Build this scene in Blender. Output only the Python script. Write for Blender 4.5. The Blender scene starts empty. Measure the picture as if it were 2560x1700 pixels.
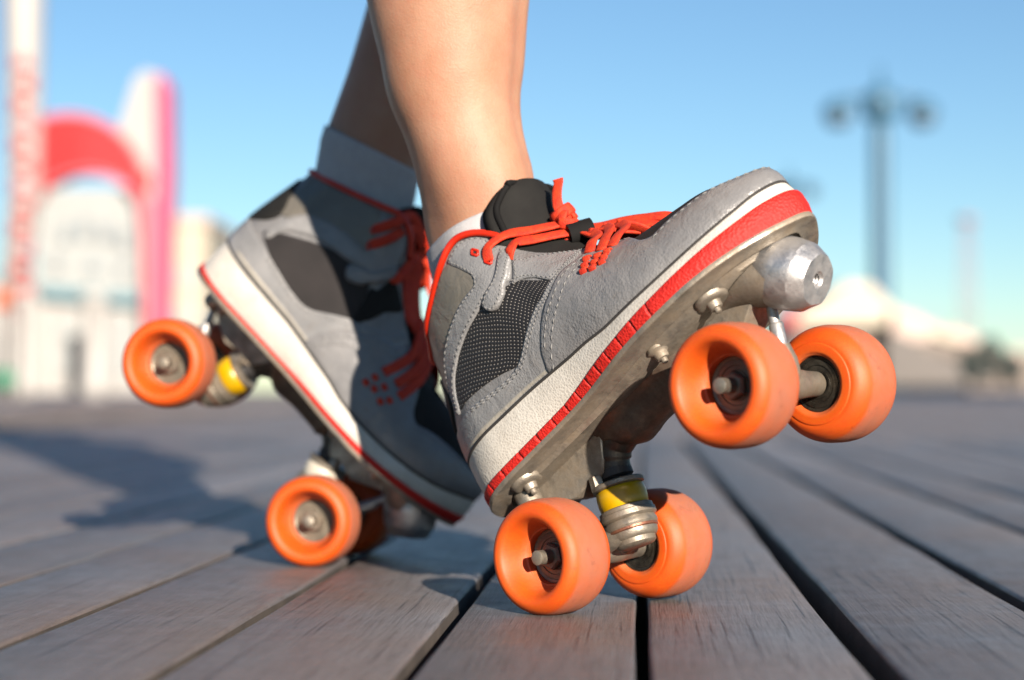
import bpy, bmesh, math, random
from mathutils import Vector, Matrix, Euler
from mathutils.geometry import delaunay_2d_cdt
random.seed(7)
PI=math.pi
sc=bpy.context.scene
COL=sc.collection
# ---------------------------------------------------------------- camera
CAM_H=0.1187; FPX=4431.0
cd=bpy.data.cameras.new('camera'); cam=bpy.data.objects.new('camera',cd); COL.objects.link(cam)
cam.location=(0,0,CAM_H); cam.rotation_euler=(PI/2+math.atan(126/FPX),0,0)
cd.sensor_width=36; cd.lens=FPX/2560*36; cd.clip_start=.02; cd.clip_end=5000
cd.dof.use_dof=True; cd.dof.focus_distance=.945; cd.dof.aperture_fstop=4.3
sc.camera=cam
# ---------------------------------------------------------------- light
SUN_EL=math.radians(18); SUN_AZ=math.radians(19.5)   # sun stands behind the camera, to its right
sund=Vector((math.sin(SUN_AZ)*math.cos(SUN_EL),-math.cos(SUN_AZ)*math.cos(SUN_EL),math.sin(SUN_EL)))
w=bpy.data.worlds.new('World'); sc.world=w; w.use_nodes=True
nt=w.node_tree; bg=nt.nodes['Background']; sky=nt.nodes.new('ShaderNodeTexSky')
sky.sky_type='NISHITA'; sky.sun_disc=False; sky.sun_elevation=SUN_EL
sky.sun_rotation=PI-SUN_AZ; sky.air_density=1.0; sky.dust_density=0.0; sky.ozone_density=3.0
tint=nt.nodes.new('ShaderNodeMix'); tint.data_type='RGBA'; tint.blend_type='MULTIPLY'; tint.inputs[0].default_value=1; tint.inputs[7].default_value=(.79,.915,.97,1)   # deep polarised blue of the photograph's sky
nt.links.new(sky.outputs[0],tint.inputs[6]); nt.links.new(tint.outputs[2],bg.inputs[0]); bg.inputs[1].default_value=.0505
sl=bpy.data.lights.new('sun','SUN'); sl.energy=5.0; sl.angle=math.radians(.53); sl.color=(1,.87,.74)
so=bpy.data.objects.new('sun',sl); COL.objects.link(so)
so.rotation_euler=(-sund).to_track_quat('-Z','Y').to_euler()
sc.view_settings.view_transform='Standard'; sc.view_settings.look='None'
sc.view_settings.exposure=1.42; sc.view_settings.gamma=1
sc.cycles.max_bounces=8; sc.cycles.caustics_reflective=False; sc.cycles.caustics_refractive=False
# ---------------------------------------------------------------- materials
class NB:
    def __init__(s,name):
        s.m=bpy.data.materials.new(name); s.m.use_nodes=True; s.t=s.m.node_tree
        s.b=s.t.nodes['Principled BSDF']
    def n(s,typ,**k):
        o=s.t.nodes.new(typ)
        for a,v in k.items():
            if a.startswith('i_'): o.inputs[a[2:].replace('_',' ')].default_value=v
            elif a[0]=='I': o.inputs[int(a[1:])].default_value=v
            else: setattr(o,a,v)
        return o
    def l(s,a,b): s.t.links.new(a,b)
    def coord(s,kind='Object',scale=(1,1,1),rot=(0,0,0)):
        c=s.n('ShaderNodeTexCoord'); m=s.n('ShaderNodeMapping'); m.inputs['Scale'].default_value=scale
        m.inputs['Rotation'].default_value=rot
        s.l(c.outputs[kind],m.inputs[0]); return m.outputs[0]
    def noise(s,v,scale,detail=4,rough=.55,dist=0):
        o=s.n('ShaderNodeTexNoise',i_Scale=scale,i_Detail=detail,i_Roughness=rough,i_Distortion=dist); s.l(v,o.inputs['Vector']); return o.outputs[0]
    def ramp(s,f,stops):
        o=s.n('ShaderNodeValToRGB'); e=o.color_ramp.elements
        while len(e)<len(stops): e.new(.5)
        for i,(p,c) in enumerate(stops):
            e[i].position=p; e[i].color=(*c,1) if len(c)==3 else c
        s.l(f,o.inputs[0]); return o.outputs[0]
    def mix(s,f,a,b,mode='MIX'):
        o=s.n('ShaderNodeMix',data_type='RGBA',blend_type=mode)
        for i,v in ((0,f),(6,a),(7,b)):
            if hasattr(v,'is_output') or hasattr(v,'links'): s.l(v,o.inputs[i])
            else: o.inputs[i].default_value=v if i==0 else (*v,1)
        return o.outputs[2]
    def math(s,op,a,b=0,c=0):
        o=s.n('ShaderNodeMath',operation=op)
        for i,v in enumerate((a,b,c)):
            if hasattr(v,'links'): s.l(v,o.inputs[i])
            else: o.inputs[i].default_value=v
        return o.outputs[0]
    def bump(s,h,strength,dist):
        o=s.n('ShaderNodeBump',i_Strength=strength,i_Distance=dist); s.l(h,o.inputs['Height'])
        if s.b.inputs['Normal'].links: s.l(s.b.inputs['Normal'].links[0].from_socket,o.inputs['Normal'])
        s.l(o.outputs[0],s.b.inputs['Normal'])
    def col(s,c,k=.51,sat=1.05):
        h=s.n('ShaderNodeHueSaturation',i_Value=k,i_Saturation=sat); s.l(c,h.inputs['Color']); s.l(h.outputs[0],s.b.inputs['Base Color'])
    def set(s,**k):
        for a,v in k.items(): s.b.inputs[a.replace('_',' ')].default_value=v
        return s
def basic(name,c1,c2,scale=60,rough=.5,metal=0,bscale=900,bstr=.15,bdist=.0004,spec=.5,lo=.35,hi=.65,):
    b=NB(name); v=b.coord()
    b.col(b.ramp(b.noise(v,scale,5),[(lo,c1),(hi,c2)]))
    b.set(Roughness=rough,Metallic=metal,Specular_IOR_Level=spec)
    if bstr: b.bump(b.noise(v,bscale,3),bstr,bdist)
    return b.m
def leather(name,c1,c2,grain=700,gs=.6,rough=.38,dirt=(.20,.17,.14)):
    b=NB(name); v=b.coord()
    base=b.ramp(b.noise(v,45,5),[(.3,c1),(.7,c2)])
    d=b.ramp(b.noise(v,130,8,.7),[(.56,(0,0,0)),(.74,(1,1,1))])
    base=b.mix(b.math('MULTIPLY',d,.45),base,dirt)
    b.col(base)
    vo=b.n('ShaderNodeTexVoronoi',i_Scale=grain); b.l(v,vo.inputs['Vector'])
    gm=b.ramp(b.noise(v,55,4,.6),[(.35,(.25,)*3),(.65,(1,1,1))])
    b.bump(b.math('MULTIPLY',vo.outputs[0],gm),gs,.0005); b.bump(b.noise(v,75,5,.6,.8),.42,.0028)
    r=b.ramp(b.noise(v,160,4),[(.3,(rough-.1,)*3),(.7,(rough+.12,)*3)]); b.l(r,b.b.inputs['Roughness'])
    b.set(Specular_IOR_Level=.42)
    return b.m
M={}
M['leather']=leather('grey_leather',(.235,.236,.24),(.335,.332,.33))
M['leather_light']=leather('light_grey_leather',(.27,.275,.28),(.38,.38,.378),grain=800,gs=.6)
M['ankle']=leather('smooth_taupe_leather',(.20,.185,.155),(.255,.235,.195),grain=1500,gs=.08,rough=.4)
M['black']=basic('black_padded_fabric',(.009,.0087,.0078),(.017,.0165,.0145),spec=.25,rough=.8,bscale=2500,bstr=.25)
M['black_rim']=basic('black_ribbed_binding',(.004,.004,.004),(.009,.009,.009),spec=.2,rough=.85,bscale=1500,bstr=.4)
M['red_lace']=basic('red_orange_lace',(.70,.04,.018),(.92,.095,.04),rough=.75,bscale=1500,bstr=.7,bdist=.0006,scale=300)
M['piping']=basic('red_piping',(.70,.045,.025),(.78,.06,.035),rough=.45)
M['thread']=basic('grey_thread',(.20,.20,.20),(.32,.32,.31),rough=.7,scale=300)
def mesh_fabric():
    b=NB('black_mesh_with_pale_dots'); v=b.coord('UV',(1,1,1))
    nz=b.n('ShaderNodeTexNoise',i_Scale=22,i_Detail=2); b.l(v,nz.inputs['Vector'])
    ad=b.n('ShaderNodeVectorMath',operation='SCALE'); b.l(nz.outputs[1],ad.inputs[0]); ad.inputs['Scale'].default_value=.010
    a2=b.n('ShaderNodeVectorMath',operation='ADD'); b.l(v,a2.inputs[0]); b.l(ad.outputs[0],a2.inputs[1])
    m=b.n('ShaderNodeMapping'); m.inputs['Rotation'].default_value=(0,0,.75); m.inputs['Scale'].default_value=(430,430,1); b.l(a2.outputs[0],m.inputs[0])
    f=b.n('ShaderNodeVectorMath',operation='FRACTION'); b.l(m.outputs[0],f.inputs[0])
    s=b.n('ShaderNodeVectorMath',operation='DISTANCE'); b.l(f.outputs[0],s.inputs[0]); s.inputs[1].default_value=(.5,.5,0)
    dot=b.ramp(s.outputs['Value'],[(.11,(1,1,1)),(.18,(0,0,0))])
    b.col(b.mix(dot,(.012,.011,.012),(.50,.47,.42)))
    b.bump(s.outputs['Value'],.6,.0008); b.bump(b.noise(v,30,2),.5,.003)
    b.set(Roughness=.6); return b.m
M['mesh']=mesh_fabric()
M['mesh_dark']=basic('charcoal_woven_fabric',(.010,.0072,.0072),(.018,.0135,.0135),rough=.8,bscale=1400,bstr=.5,bdist=.0008)
def rubber_white():
    b=NB('white_textured_rubber'); v=b.coord()
    base=b.ramp(b.noise(v,40,6,.65),[(.3,(.74,.70,.62)),(.62,(.92,.885,.80))])
    vo=b.n('ShaderNodeTexVoronoi',i_Scale=760); b.l(v,vo.inputs['Vector'])
    pit=b.ramp(vo.outputs[0],[(.12,(1,1,1)),(.42,(0,0,0))])
    gr=b.noise(v,70,5,.7)
    base=b.mix(b.math('MULTIPLY',b.math('MULTIPLY',pit,gr),.75),base,(.30,.25,.20))
    b.col(base); b.bump(vo.outputs[0],.35,.0005); b.set(Roughness=.6); return b.m
M['white_rubber']=rubber_white()
M['lip']=leather('beige_sole_lip',(.44,.41,.35),(.56,.53,.46),grain=1200,gs=.1,dirt=(.22,.17,.12))
M['seam']=basic('dark_seam',(.03,.027,.025),(.05,.045,.04),rough=.8)
def red_rubber():
    b=NB('red_rubber'); v=b.coord()
    b.col(b.ramp(b.noise(v,80,5),[(.3,(.66,.022,.016)),(.7,(.76,.04,.03))]))
    vo=b.n('ShaderNodeTexVoronoi',i_Scale=720); b.l(v,vo.inputs['Vector'])
    b.bump(vo.outputs[0],.6,.0007); b.set(Roughness=.68); return b.m
M['red_rubber']=red_rubber()
def metal(name,c1,c2,rough,dirtc=(.16,.12,.075),dirt=.6,metalv=.85):
    b=NB(name); v=b.coord()
    n1=b.noise(v,55,8,.7); d=b.ramp(n1,[(.38,(0,0,0)),(.62,(1,1,1))])
    base=b.ramp(b.noise(v,200,6,.7),[(.3,c1),(.7,c2)])
    dd=b.math('MULTIPLY',d,dirt); b.col(b.mix(dd,base,dirtc),.8)
    b.l(b.math('SUBTRACT',metalv,b.math('MULTIPLY',dd,.6)),b.b.inputs['Metallic'])
    b.l(b.math('ADD',rough,b.math('MULTIPLY',dd,.3)),b.b.inputs['Roughness'])
    b.bump(b.noise(v,450,5,.7),.35,.0008); b.bump(b.noise(v,60,4,.6),.25,.002); return b.m
M['alu']=metal('dusty_cast_aluminium',(.29,.26,.215),(.44,.40,.34),.36,(.19,.15,.105),.85,.75)
M['alu_bright']=metal('scuffed_bright_aluminium',(.42,.42,.425),(.60,.60,.60),.42,(.28,.25,.22),.5,.95)
M['steel']=metal('worn_steel',(.25,.225,.185),(.40,.365,.31),.38,(.13,.10,.065),.8,.85)
M['dark_metal']=metal('oily_dark_metal',(.045,.04,.035),(.10,.09,.075),.35,(.03,.022,.015),.6,.8)
M['black_rubber']=basic('black_rubber',(.010,.010,.011),(.028,.026,.026),rough=.6,bscale=500,bstr=.4)
M['yellow']=basic('yellow_rubber_cushion',(.70,.40,.012),(.80,.50,.02),rough=.35,scale=90)
def wheel_mat(name,dusty):
    b=NB(name); v=b.coord()
    # dust clings to the rolling band (a real stain that turns with the wheel): radius > 29 mm, away from the rims
    c=b.n('ShaderNodeTexCoord'); x=b.n('ShaderNodeSeparateXYZ'); b.l(c.outputs['Object'],x.inputs[0])
    r=b.math('SQRT',b.math('ADD',b.math('POWER',x.outputs[0],2),b.math('POWER',x.outputs[2],2)))
    tread=b.n('ShaderNodeMapRange',I1=.0286,I2=.0304); tread.interpolation_type='SMOOTHSTEP'; b.l(r,tread.inputs[0])
    ns=b.ramp(b.noise(v,50,6,.65),[(.25,(.55,)*3),(.75,(.95,)*3)])
    f=b.math('MULTIPLY',tread.outputs[0],ns)
    base=b.ramp(b.noise(v,70,3),[(.3,(.88,.115,.018)),(.7,(.95,.15,.026))])
    bore=b.ramp(b.math('MULTIPLY',r,20),[(.295,(.75,)*3),(.31,(.7,)*3),(.415,(0,0,0))])
    base=b.mix(b.math('MULTIPLY',bore,b.noise(v,60,4)),base,(.62,.36,.24))
    base=b.mix(b.ramp(b.noise(v,45,6,.65),[(.25,(.05*dusty,)*3),(.75,(.40*dusty,)*3)]),base,(.62,.19,.10))
    sc1=b.ramp(b.noise(v,120,8,.75,.6),[(.56,(0,0,0)),(.66,(.55,)*3)]); rr_=b.t.nodes.new('ShaderNodeMapRange'); b.l(r,rr_.inputs[0]); rr_.inputs[1].default_value=.0235; rr_.inputs[2].default_value=.029
    b.col(b.mix(b.math('MULTIPLY',sc1,rr_.outputs[0]),b.mix(f,base,(.42,.19,.125)),(.30,.10,.06)),.53,1.09)
    b.l(b.math('ADD',.58,b.math('MULTIPLY',tread.outputs[0],.25)),b.b.inputs['Roughness'])
    b.set(Subsurface_Weight=.35,Subsurface_Scale=.006,Subsurface_Radius=(1,.35,.1))
    b.bump(b.noise(v,600,4),.12,.0006); return b.m
M['wheel']=wheel_mat('dusty_orange_urethane',1); M['wheel_clean']=wheel_mat('clean_orange_urethane',.15)
def skin():
    b=NB('skin'); v=b.coord()
    c=b.ramp(b.noise(v,28,5,.6),[(.3,(.56,.295,.19)),(.7,(.66,.39,.27))])
    c=b.mix(b.ramp(b.noise(v,75,5,.7),[(.45,(0,0,0)),(.75,(.45,)*3)]),c,(.62,.27,.19))
    b.col(c,.50,1.08); b.set(Subsurface_Weight=.22,Subsurface_Scale=.006,Subsurface_Radius=(1,.35,.2),Roughness=.56,Specular_IOR_Level=.36)
    vo=b.n('ShaderNodeTexVoronoi',i_Scale=900); b.l(v,vo.inputs['Vector'])
    b.bump(vo.outputs[0],.22,.0005); b.bump(b.noise(v,420,4,.7),.2,.0008); b.bump(b.noise(v,60,3),.12,.002); return b.m
M['skin']=skin()
def sock():
    b=NB('white_ribbed_sock'); v=b.coord()
    b.col(b.ramp(b.noise(v,200,3),[(.3,(.60,.60,.62)),(.7,(.68,.68,.69))]))
    b.bump(b.noise(v,1800,3),.5,.0006); b.set(Roughness=.9); return b.m
M['sock']=sock()
def wood(name,horizontal=False):
    b=NB(name); sc_=(1.3,22,22) if horizontal else (22,1.3,22)
    v=b.coord('UV',(1,1,1)); 
    at=b.n('ShaderNodeAttribute',attribute_name='tone')
    m=b.n('ShaderNodeMapping'); m.inputs['Scale'].default_value=(26,1.6,1); b.l(v,m.inputs[0])
    g=b.noise(m.outputs[0],3.5,8,.65,1.2)          # growth rings
    m2=b.n('ShaderNodeMapping'); m2.inputs['Scale'].default_value=(230,9,1); b.l(v,m2.inputs[0])
    fine=b.noise(m2.outputs[0],2.0,5,.7)
    m3=b.n('ShaderNodeMapping'); m3.inputs['Scale'].default_value=(150,1.7,1); b.l(v,m3.inputs[0])
    crack=b.ramp(b.noise(m3.outputs[0],2.4,4,.6,.4),[(.35,(1,1,1)),(.39,(0,0,0))])
    patch=b.noise(v,5.0,5,.6)
    c1=b.ramp(g,[(.3,(.125,.104,.094)),(.5,(.172,.150,.142)),(.72,(.215,.205,.205))])
    c2=b.ramp(patch,[(.38,(.165,.128,.108)),(.66,(.145,.168,.198))])  # bluish end paints the sky's grazing reflection into the wood colour
    c=b.mix(.5,c1,c2)
    t=b.math('ADD',1.0,b.math('MULTIPLY',at.outputs['Fac'],.65))
    hs=b.n('ShaderNodeHueSaturation'); b.l(c,hs.inputs['Color']); b.l(t,hs.inputs['Value'])
    c=b.mix(b.math('MULTIPLY',crack,.75),hs.outputs[0],(.035,.026,.022))
    c=b.mix(b.math('MULTIPLY',b.ramp(fine,[(.30,(1,1,1)),(.52,(0,0,0))]),.62),c,(.075,.062,.056))
    sp=b.noise(v,900,4,.75); c=b.mix(.8,c,b.ramp(sp,[(.35,(.45,.42,.40)),(.5,(.5,.5,.5)),(.68,(.85,.83,.80))]),'OVERLAY')
    b.col(c,.62)
    b.bump(sp,.6,.0008); b.bump(fine,.8,.0011); b.bump(crack,-.5,.0012) if False else b.bump(b.math('SUBTRACT',1.0,crack),.6,.0009); b.bump(g,.25,.0012)
    r=b.ramp(b.noise(v,40,5,.7),[(.3,(.40,)*3),(.7,(.60,)*3)]); b.l(r,b.b.inputs['Roughness'])
    b.set(Specular_IOR_Level=.5); return b.m
M['wood']=wood('weathered_boardwalk_wood')
M['wood_edge']=basic('dirty_plank_edge',(.045,.036,.030),(.085,.070,.058),scale=30,rough=.9,bscale=300,bstr=.6)
# ---------------------------------------------------------------- mesh helpers
def link(name,verts,faces,mat,parent=None,smooth=True,uvs=None,kind=None):
    me=bpy.data.meshes.new(name); me.from_pydata([tuple(v) for v in verts],[],faces)
    for mm in (mat if isinstance(mat,list) else [mat]): me.materials.append(mm)
    me.polygons.foreach_set('use_smooth',[smooth]*len(me.polygons))
    if uvs:
        ul=me.uv_layers.new(name='UVMap')
        for lp in me.loops: ul.data[lp.index].uv=uvs[lp.vertex_index]
    me.update(); o=bpy.data.objects.new(name,me); COL.objects.link(o)
    if parent: o.parent=parent
    if kind: o['kind']=kind
    return o
class MB:
    def __init__(s): s.v=[]; s.f=[]
    def add(s,v,f):
        k=len(s.v); s.v+= [Vector(p) for p in v]; s.f+=[tuple(i+k for i in q) for q in f]; return s
    def grid(s,rows,closeu=False,closev=False):
        """rows: list of lists of points"""
        k=len(s.v); n=len(rows[0]); m=len(rows)
        for r in rows: s.v+=[Vector(p) for p in r]
        for i in range(m if closeu else m-1):
            for j in range(n if closev else n-1):
                a=i*n+j; b=i*n+(j+1)%n; c=((i+1)%m)*n+(j+1)%n; d=((i+1)%m)*n+j
                s.f.append((k+a,k+b,k+c,k+d))
        return s
    def cap(s,ring,flip=False):
        k=len(s.v); s.v+=[Vector(p) for p in ring]; q=list(range(k,k+len(ring)))
        s.f.append(tuple(reversed(q)) if flip else tuple(q)); return s
    def lathe(s,prof,c,axis,seg=40,cap=True,facet=None):
        """prof: (radius, distance along axis)"""
        c=Vector(c); a=Vector(axis).normalized(); u=a.orthogonal().normalized(); w_=a.cross(u)
        rows=[[c+a*h+(u*math.cos(t)+w_*math.sin(t))*r for t in [2*PI*i/seg for i in range(seg)]] for r,h in prof]
        s.grid(rows,closev=True)
        if cap:
            s.cap(rows[0]); s.cap(rows[-1])
        return s
    def tube(s,pts,r,seg=12,caps=True):
        P=[Vector(p) for p in pts]; n=len(P); R=r if isinstance(r,(list,tuple)) else [r]*n
        up=(P[1]-P[0]).orthogonal().normalized(); rows=[]
        for i in range(n):
            t=(P[min(i+1,n-1)]-P[max(i-1,0)]).normalized(); up=(up-t*up.dot(t)).normalized(); b=t.cross(up)
            rows.append([P[i]+(up*math.cos(a)+b*math.sin(a))*R[i] for a in [2*PI*k/seg for k in range(seg)]])
        s.grid(rows,closev=True)
        if caps: s.cap(rows[0]); s.cap(rows[-1])
        return s
    def ribbon(s,pts,nrm,w,t,seg=10):
        """flat lace: pts path, nrm normals, rounded-rectangle section"""
        P=[Vector(p) for p in pts]; n=len(P); rows=[]
        for i in range(n):
            tg=(P[min(i+1,n-1)]-P[max(i-1,0)]).normalized(); N_=Vector(nrm[i] if isinstance(nrm,list) else nrm)
            N_=(N_-tg*N_.dot(tg)).normalized(); b=tg.cross(N_); ring=[]
            ww=w[i] if isinstance(w,list) else w
            for k in range(seg):
                a=2*PI*k/seg; ca,sa=math.cos(a),math.sin(a)
                ring.append(P[i]+b*(abs(ca)**.55*math.copysign(1,ca)*ww/2)+N_*(abs(sa)**.8*math.copysign(1,sa)*t/2))
            rows.append(ring)
        s.grid(rows,closev=True); s.cap(rows[0]); s.cap(rows[-1]); return s
    def box(s,lo,hi,M_=None,bev=0):
        x0,y0,z0=lo; x1,y1,z1=hi
        if bev:
            b=bev; ring=[(x0+b,y0),(x1-b,y0),(x1,y0+b),(x1,y1-b),(x1-b,y1),(x0+b,y1),(x0,y1-b),(x0,y0+b)]
            cx,cy=(x0+x1)/2,(y0+y1)/2
            ins=[(cx+(x-cx)*(1-2*b/(x1-x0)),cy+(y-cy)*(1-2*b/(y1-y0))) for x,y in ring]
            rows=[[(x,y,z0) for x,y in ins],[(x,y,z0+b) for x,y in ring],[(x,y,z1-b) for x,y in ring],[(x,y,z1) for x,y in ins]]
            if M_: rows=[[M_@Vector(p) for p in r] for r in rows]
            s.grid(rows,closev=True); s.cap(rows[0],True); s.cap(rows[-1]); return s
        v=[Vector(p) for p in [(x0,y0,z0),(x1,y0,z0),(x1,y1,z0),(x0,y1,z0),(x0,y0,z1),(x1,y0,z1),(x1,y1,z1),(x0,y1,z1)]]
        if M_: v=[M_@p for p in v]
        return s.add(v,[(3,2,1,0),(4,5,6,7),(0,1,5,4),(1,2,6,5),(2,3,7,6),(3,0,4,7)])
    def build(s,name,mat,parent=None,smooth=True,autosm=None,kind=None,fix=True):
        o=link(name,s.v,s.f,mat,parent,smooth,kind=kind)
        if fix:
            b=bmesh.new(); b.from_mesh(o.data); bmesh.ops.remove_doubles(b,verts=b.verts,dist=1e-6)
            bmesh.ops.recalc_face_normals(b,faces=b.faces); b.to_mesh(o.data); b.free()
        if autosm is not None: sharp(o,autosm)
        return o
def sharp(o,deg=35):
    me=o.data; b=bmesh.new(); b.from_mesh(me); lim=math.radians(deg)
    for e in b.edges:
        e.smooth = not (len(e.link_faces)==2 and e.calc_face_angle(0)>lim)
    for f in b.faces: f.smooth=True
    b.to_mesh(me); b.free()
def crpath(pts,n=8,closed=False):
    P=[Vector(p) for p in pts]; m=len(P); out=[]
    for i in range(m if closed else m-1):
        g=lambda k:(P[k%m] if closed else P[max(0,min(m-1,k))])
        a,b,c,d=g(i-1),g(i),g(i+1),g(i+2)
        for k in range(n):
            t=k/n; out.append(.5*((2*b)+(c-a)*t+(2*a-5*b+4*c-d)*t*t+(3*b-a-3*c+d)*t**3))
    if not closed: out.append(P[-1])
    return out
def thing(name,label,cat,loc=(0,0,0),group=None):
    o=bpy.data.objects.new(name,None); COL.objects.link(o); o.empty_display_size=.05
    o.location=loc; tag(o,label,cat,group); return o
def tag(o,label,cat,group=None):
    o['label']=label; o['category']=cat
    if group: o['group']=group
    return o
def px(x,y,d): return Vector(((x-1280)/FPX*d,d,CAM_H+d*(976-y)/FPX))
# ---------------------------------------------------------------- boardwalk
VX=math.atan(319/FPX)        # the planks run 4 degrees to the right of the view
def bq(q,l,z=0): return Vector((q*math.cos(VX)+l*math.sin(VX),-q*math.sin(VX)+l*math.cos(VX),z))
edges=[-4.1,-3.28,-2.5,-1.70,-.83,.008,.865,1.79,2.71,3.55]
gaps=[.06,.055,.06,.065,.075,.055,.12,.10,.095,.09]
G=[e*CAM_H/math.cos(VX)*.9974 for e in edges]; GW=[g*CAM_H for g in gaps]
while G[0]>-3.2: G.insert(0,G[0]-.1020-random.uniform(-.002,.002)); GW.insert(0,.007+random.random()*.003)
while G[-1]<3.2: G.append(G[-1]+.1030+random.uniform(-.002,.002)); GW.append(.007+random.random()*.004)
S_END=4.35
edge_f=[];bm_v=[];bm_f=[];bm_uv=[];bm_t=[]
def plank(q0,q1,l0,l1,tone,fine=False,flip=False,dz=0):
    """one plank with eased edges and slightly wandering sides"""
    k=len(bm_v); n=max(2,int((l1-l0)/.03)) if fine else max(2,int((l1-l0)/.6)); off=random.uniform(-40,40); ph=random.uniform(0,99)
    b=.0022; amp=.0006 if fine else 0
    from mathutils import noise
    for i in range(n+1):
        l=l0+(l1-l0)*i/n; a0=amp*noise.noise(Vector((l*7,ph,0)))*2; a1=amp*noise.noise(Vector((l*7,ph+9,0)))*2
        zz=dz+ (.0006*noise.noise(Vector((l*3,ph+30,0))) if fine else 0)
        e=b if 0<i<n else b
        for q,z in ((q0+a0,-.035),(q0+a0,-b),(q0+a0+b*.35,-b*.35),(q0+a0+b,0),((q0+q1)/2,.0004),(q1+a1-b,0),(q1+a1-b*.35,-b*.35),(q1+a1,-b),(q1+a1,-.035)):
            p=bq(q,l,z+zz) if not flip else bq(l,q,z+zz)
            bm_v.append(p); bm_uv.append((q+off,l+off*.37+(z if z<-.01 else 0))); bm_t.append(tone)
    for i in range(n):
        for j in range(8):
            a=k+i*9+j; f=(a,a+1,a+10,a+9); edge_f.append(1 if j in (0,7) else 0)
            bm_f.append(f if flip else tuple(reversed(f)))
    for r,fl in ((0,1),(n,0)):
        f=[k+r*9+j for j in range(9)]; bm_f.append(tuple(f)); edge_f.append(1)
for i in range(len(G)-1):
    q0=G[i]+GW[i]/2; q1=G[i+1]-GW[i+1]/2; c=(q0+q1)/2
    inner=abs(c)<.75
    # butt joints along the length
    cuts=[.05]; l=random.uniform(.9,3.0) if not inner else random.uniform(1.9,3.6)
    while l<S_END-.5: cuts.append(l); l+=random.uniform(2.4,3.6)
    cuts.append(S_END)
    for a,b in zip(cuts,cuts[1:]):
        plank(q0,q1,a+.0015,b-.0015,random.random(),fine=inner)
# the next section lies across the walk
l=S_END+.012
while l<26:
    wdt=.098; plank(l,l+wdt-.008,-14,-14+11+random.uniform(-1,1),random.random(),flip=True); plank(l,l+wdt-.008,-2.0,9,random.random(),flip=True); 
    l+=wdt
me=bpy.data.meshes.new('boardwalk'); me.from_pydata([tuple(v) for v in bm_v],[],bm_f); me.materials.append(M['wood']); me.materials.append(M['wood_edge']); me.polygons.foreach_set('material_index',edge_f)
ul=me.uv_layers.new(name='UVMap')
at=me.attributes.new('tone','FLOAT','POINT'); at.data.foreach_set('value',bm_t)
for lp in me.loops: ul.data[lp.index].uv=bm_uv[lp.vertex_index]
b=bmesh.new(); b.from_mesh(me); bmesh.ops.recalc_face_normals(b,faces=b.faces); b.to_mesh(me); b.free()
bw=bpy.data.objects.new('boardwalk',me); COL.objects.link(bw); bw['kind']='structure'; sharp(bw,50)
M['ground']=basic('dark_sandy_ground',(.012,.011,.010),(.022,.02,.018),scale=3,rough=.95,bstr=0)
M['pavement']=basic('grey_pavement',(.24,.235,.225),(.32,.31,.30),scale=.5,rough=.9,bstr=0)
M['water']=basic('dark_blue_water',(.012,.03,.07),(.02,.05,.10),scale=.3,rough=.5,bstr=0)
def sheet(name,x0,y0,x1,y1,z,mat):
    o=link(name,[(x0,y0,z),(x1,y0,z),(x1,y1,z),(x0,y1,z)],[(0,1,2,3)],M[mat],smooth=False,kind='structure'); return o
sheet('ground',-2500,-50,2500,4000,-.32,'ground')
sheet('pavement',-60,26.2,-1.0,120,-.02,'pavement')
sheet('water',-.8,26.2,2000,3500,-.03,'water')
# ---------------------------------------------------------------- background, left: painted park gateway
def paint(name,c,rough=.5): return basic(name,tuple(x*.93 for x in c),c,scale=4,rough=rough,bstr=0)
M['p_white']=paint('white_paint',(.56,.545,.52)); M['p_red']=paint('red_paint',(.75,.012,.018)); M['p_pink']=paint('pink_paint',(.75,.22,.26))
M['p_teal']=paint('pale_teal_paint',(.16,.32,.38)); M['p_cream']=paint('cream_render',(.68,.60,.46)); M['p_blush']=paint('blush_render',(.74,.56,.47))
M['p_lamp']=paint('slate_blue_iron',(.07,.19,.30),.5); M['p_glass']=paint('frosted_lamp_glass',(.14,.22,.30),.3); M['p_dark']=paint('dark_shopfront',(.07,.055,.045)); M['p_brown']=paint('brown_boards',(.17,.12,.085)); M['p_grey']=paint('pale_grey_wall',(.50,.54,.54))
M['p_darkred']=paint('dark_red_paint',(.42,.01,.015)); M['p_panel']=paint('blue_grey_panel',(.30,.36,.40)); M['p_pale']=paint('pale_pink_paint',(.74,.50,.50)); M['p_magenta']=paint('magenta_paint',(.80,.12,.26))
DG=30.0
def gp(x,y,d=DG): return px(x,y,d)
def gw(n,d=DG): return n/FPX*d
gate=thing('park_gateway','white and red park gateway with a big red arch between two tall painted fins','gateway',(gp(240,976).x,DG,-.02))
def gobj(name,m,mat,parent,o0=None,**k):
    o=m.build(name,M[mat],parent,**k)
    p=parent; off=Vector((0,0,0))
    while p: off+=p.location; p=p.parent
    o.data.transform(Matrix.Translation(-off)); return o
GZ=-.02
# tall front pylon: four legs with bands of red and white lattice
m=MB(); m.tube([Vector((gp(58,976).x,DG-1,GZ)),Vector((gp(56,500,DG-1).x,DG-1,gp(0,500).z)),Vector((gp(52,0,DG-1).x,DG-1,gp(0,-40).z)),Vector((gp(50,-400,DG-1).x,DG-1,gp(0,-400).z))],[.24,.27,.34,.40],16)
py=gobj('pylon',m,'p_white',gate)
for k in range(14):
    y=150+k*52; m=MB(); c=gp(52+ (k%2)*10,y,DG-1.33); m.box((c.x-.16,c.y-.02,c.z-.10),(c.x+.10,c.y+.04,c.z+.06)); gobj('red_band',m,'p_red' if k%3 else 'p_pink',py)
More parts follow.
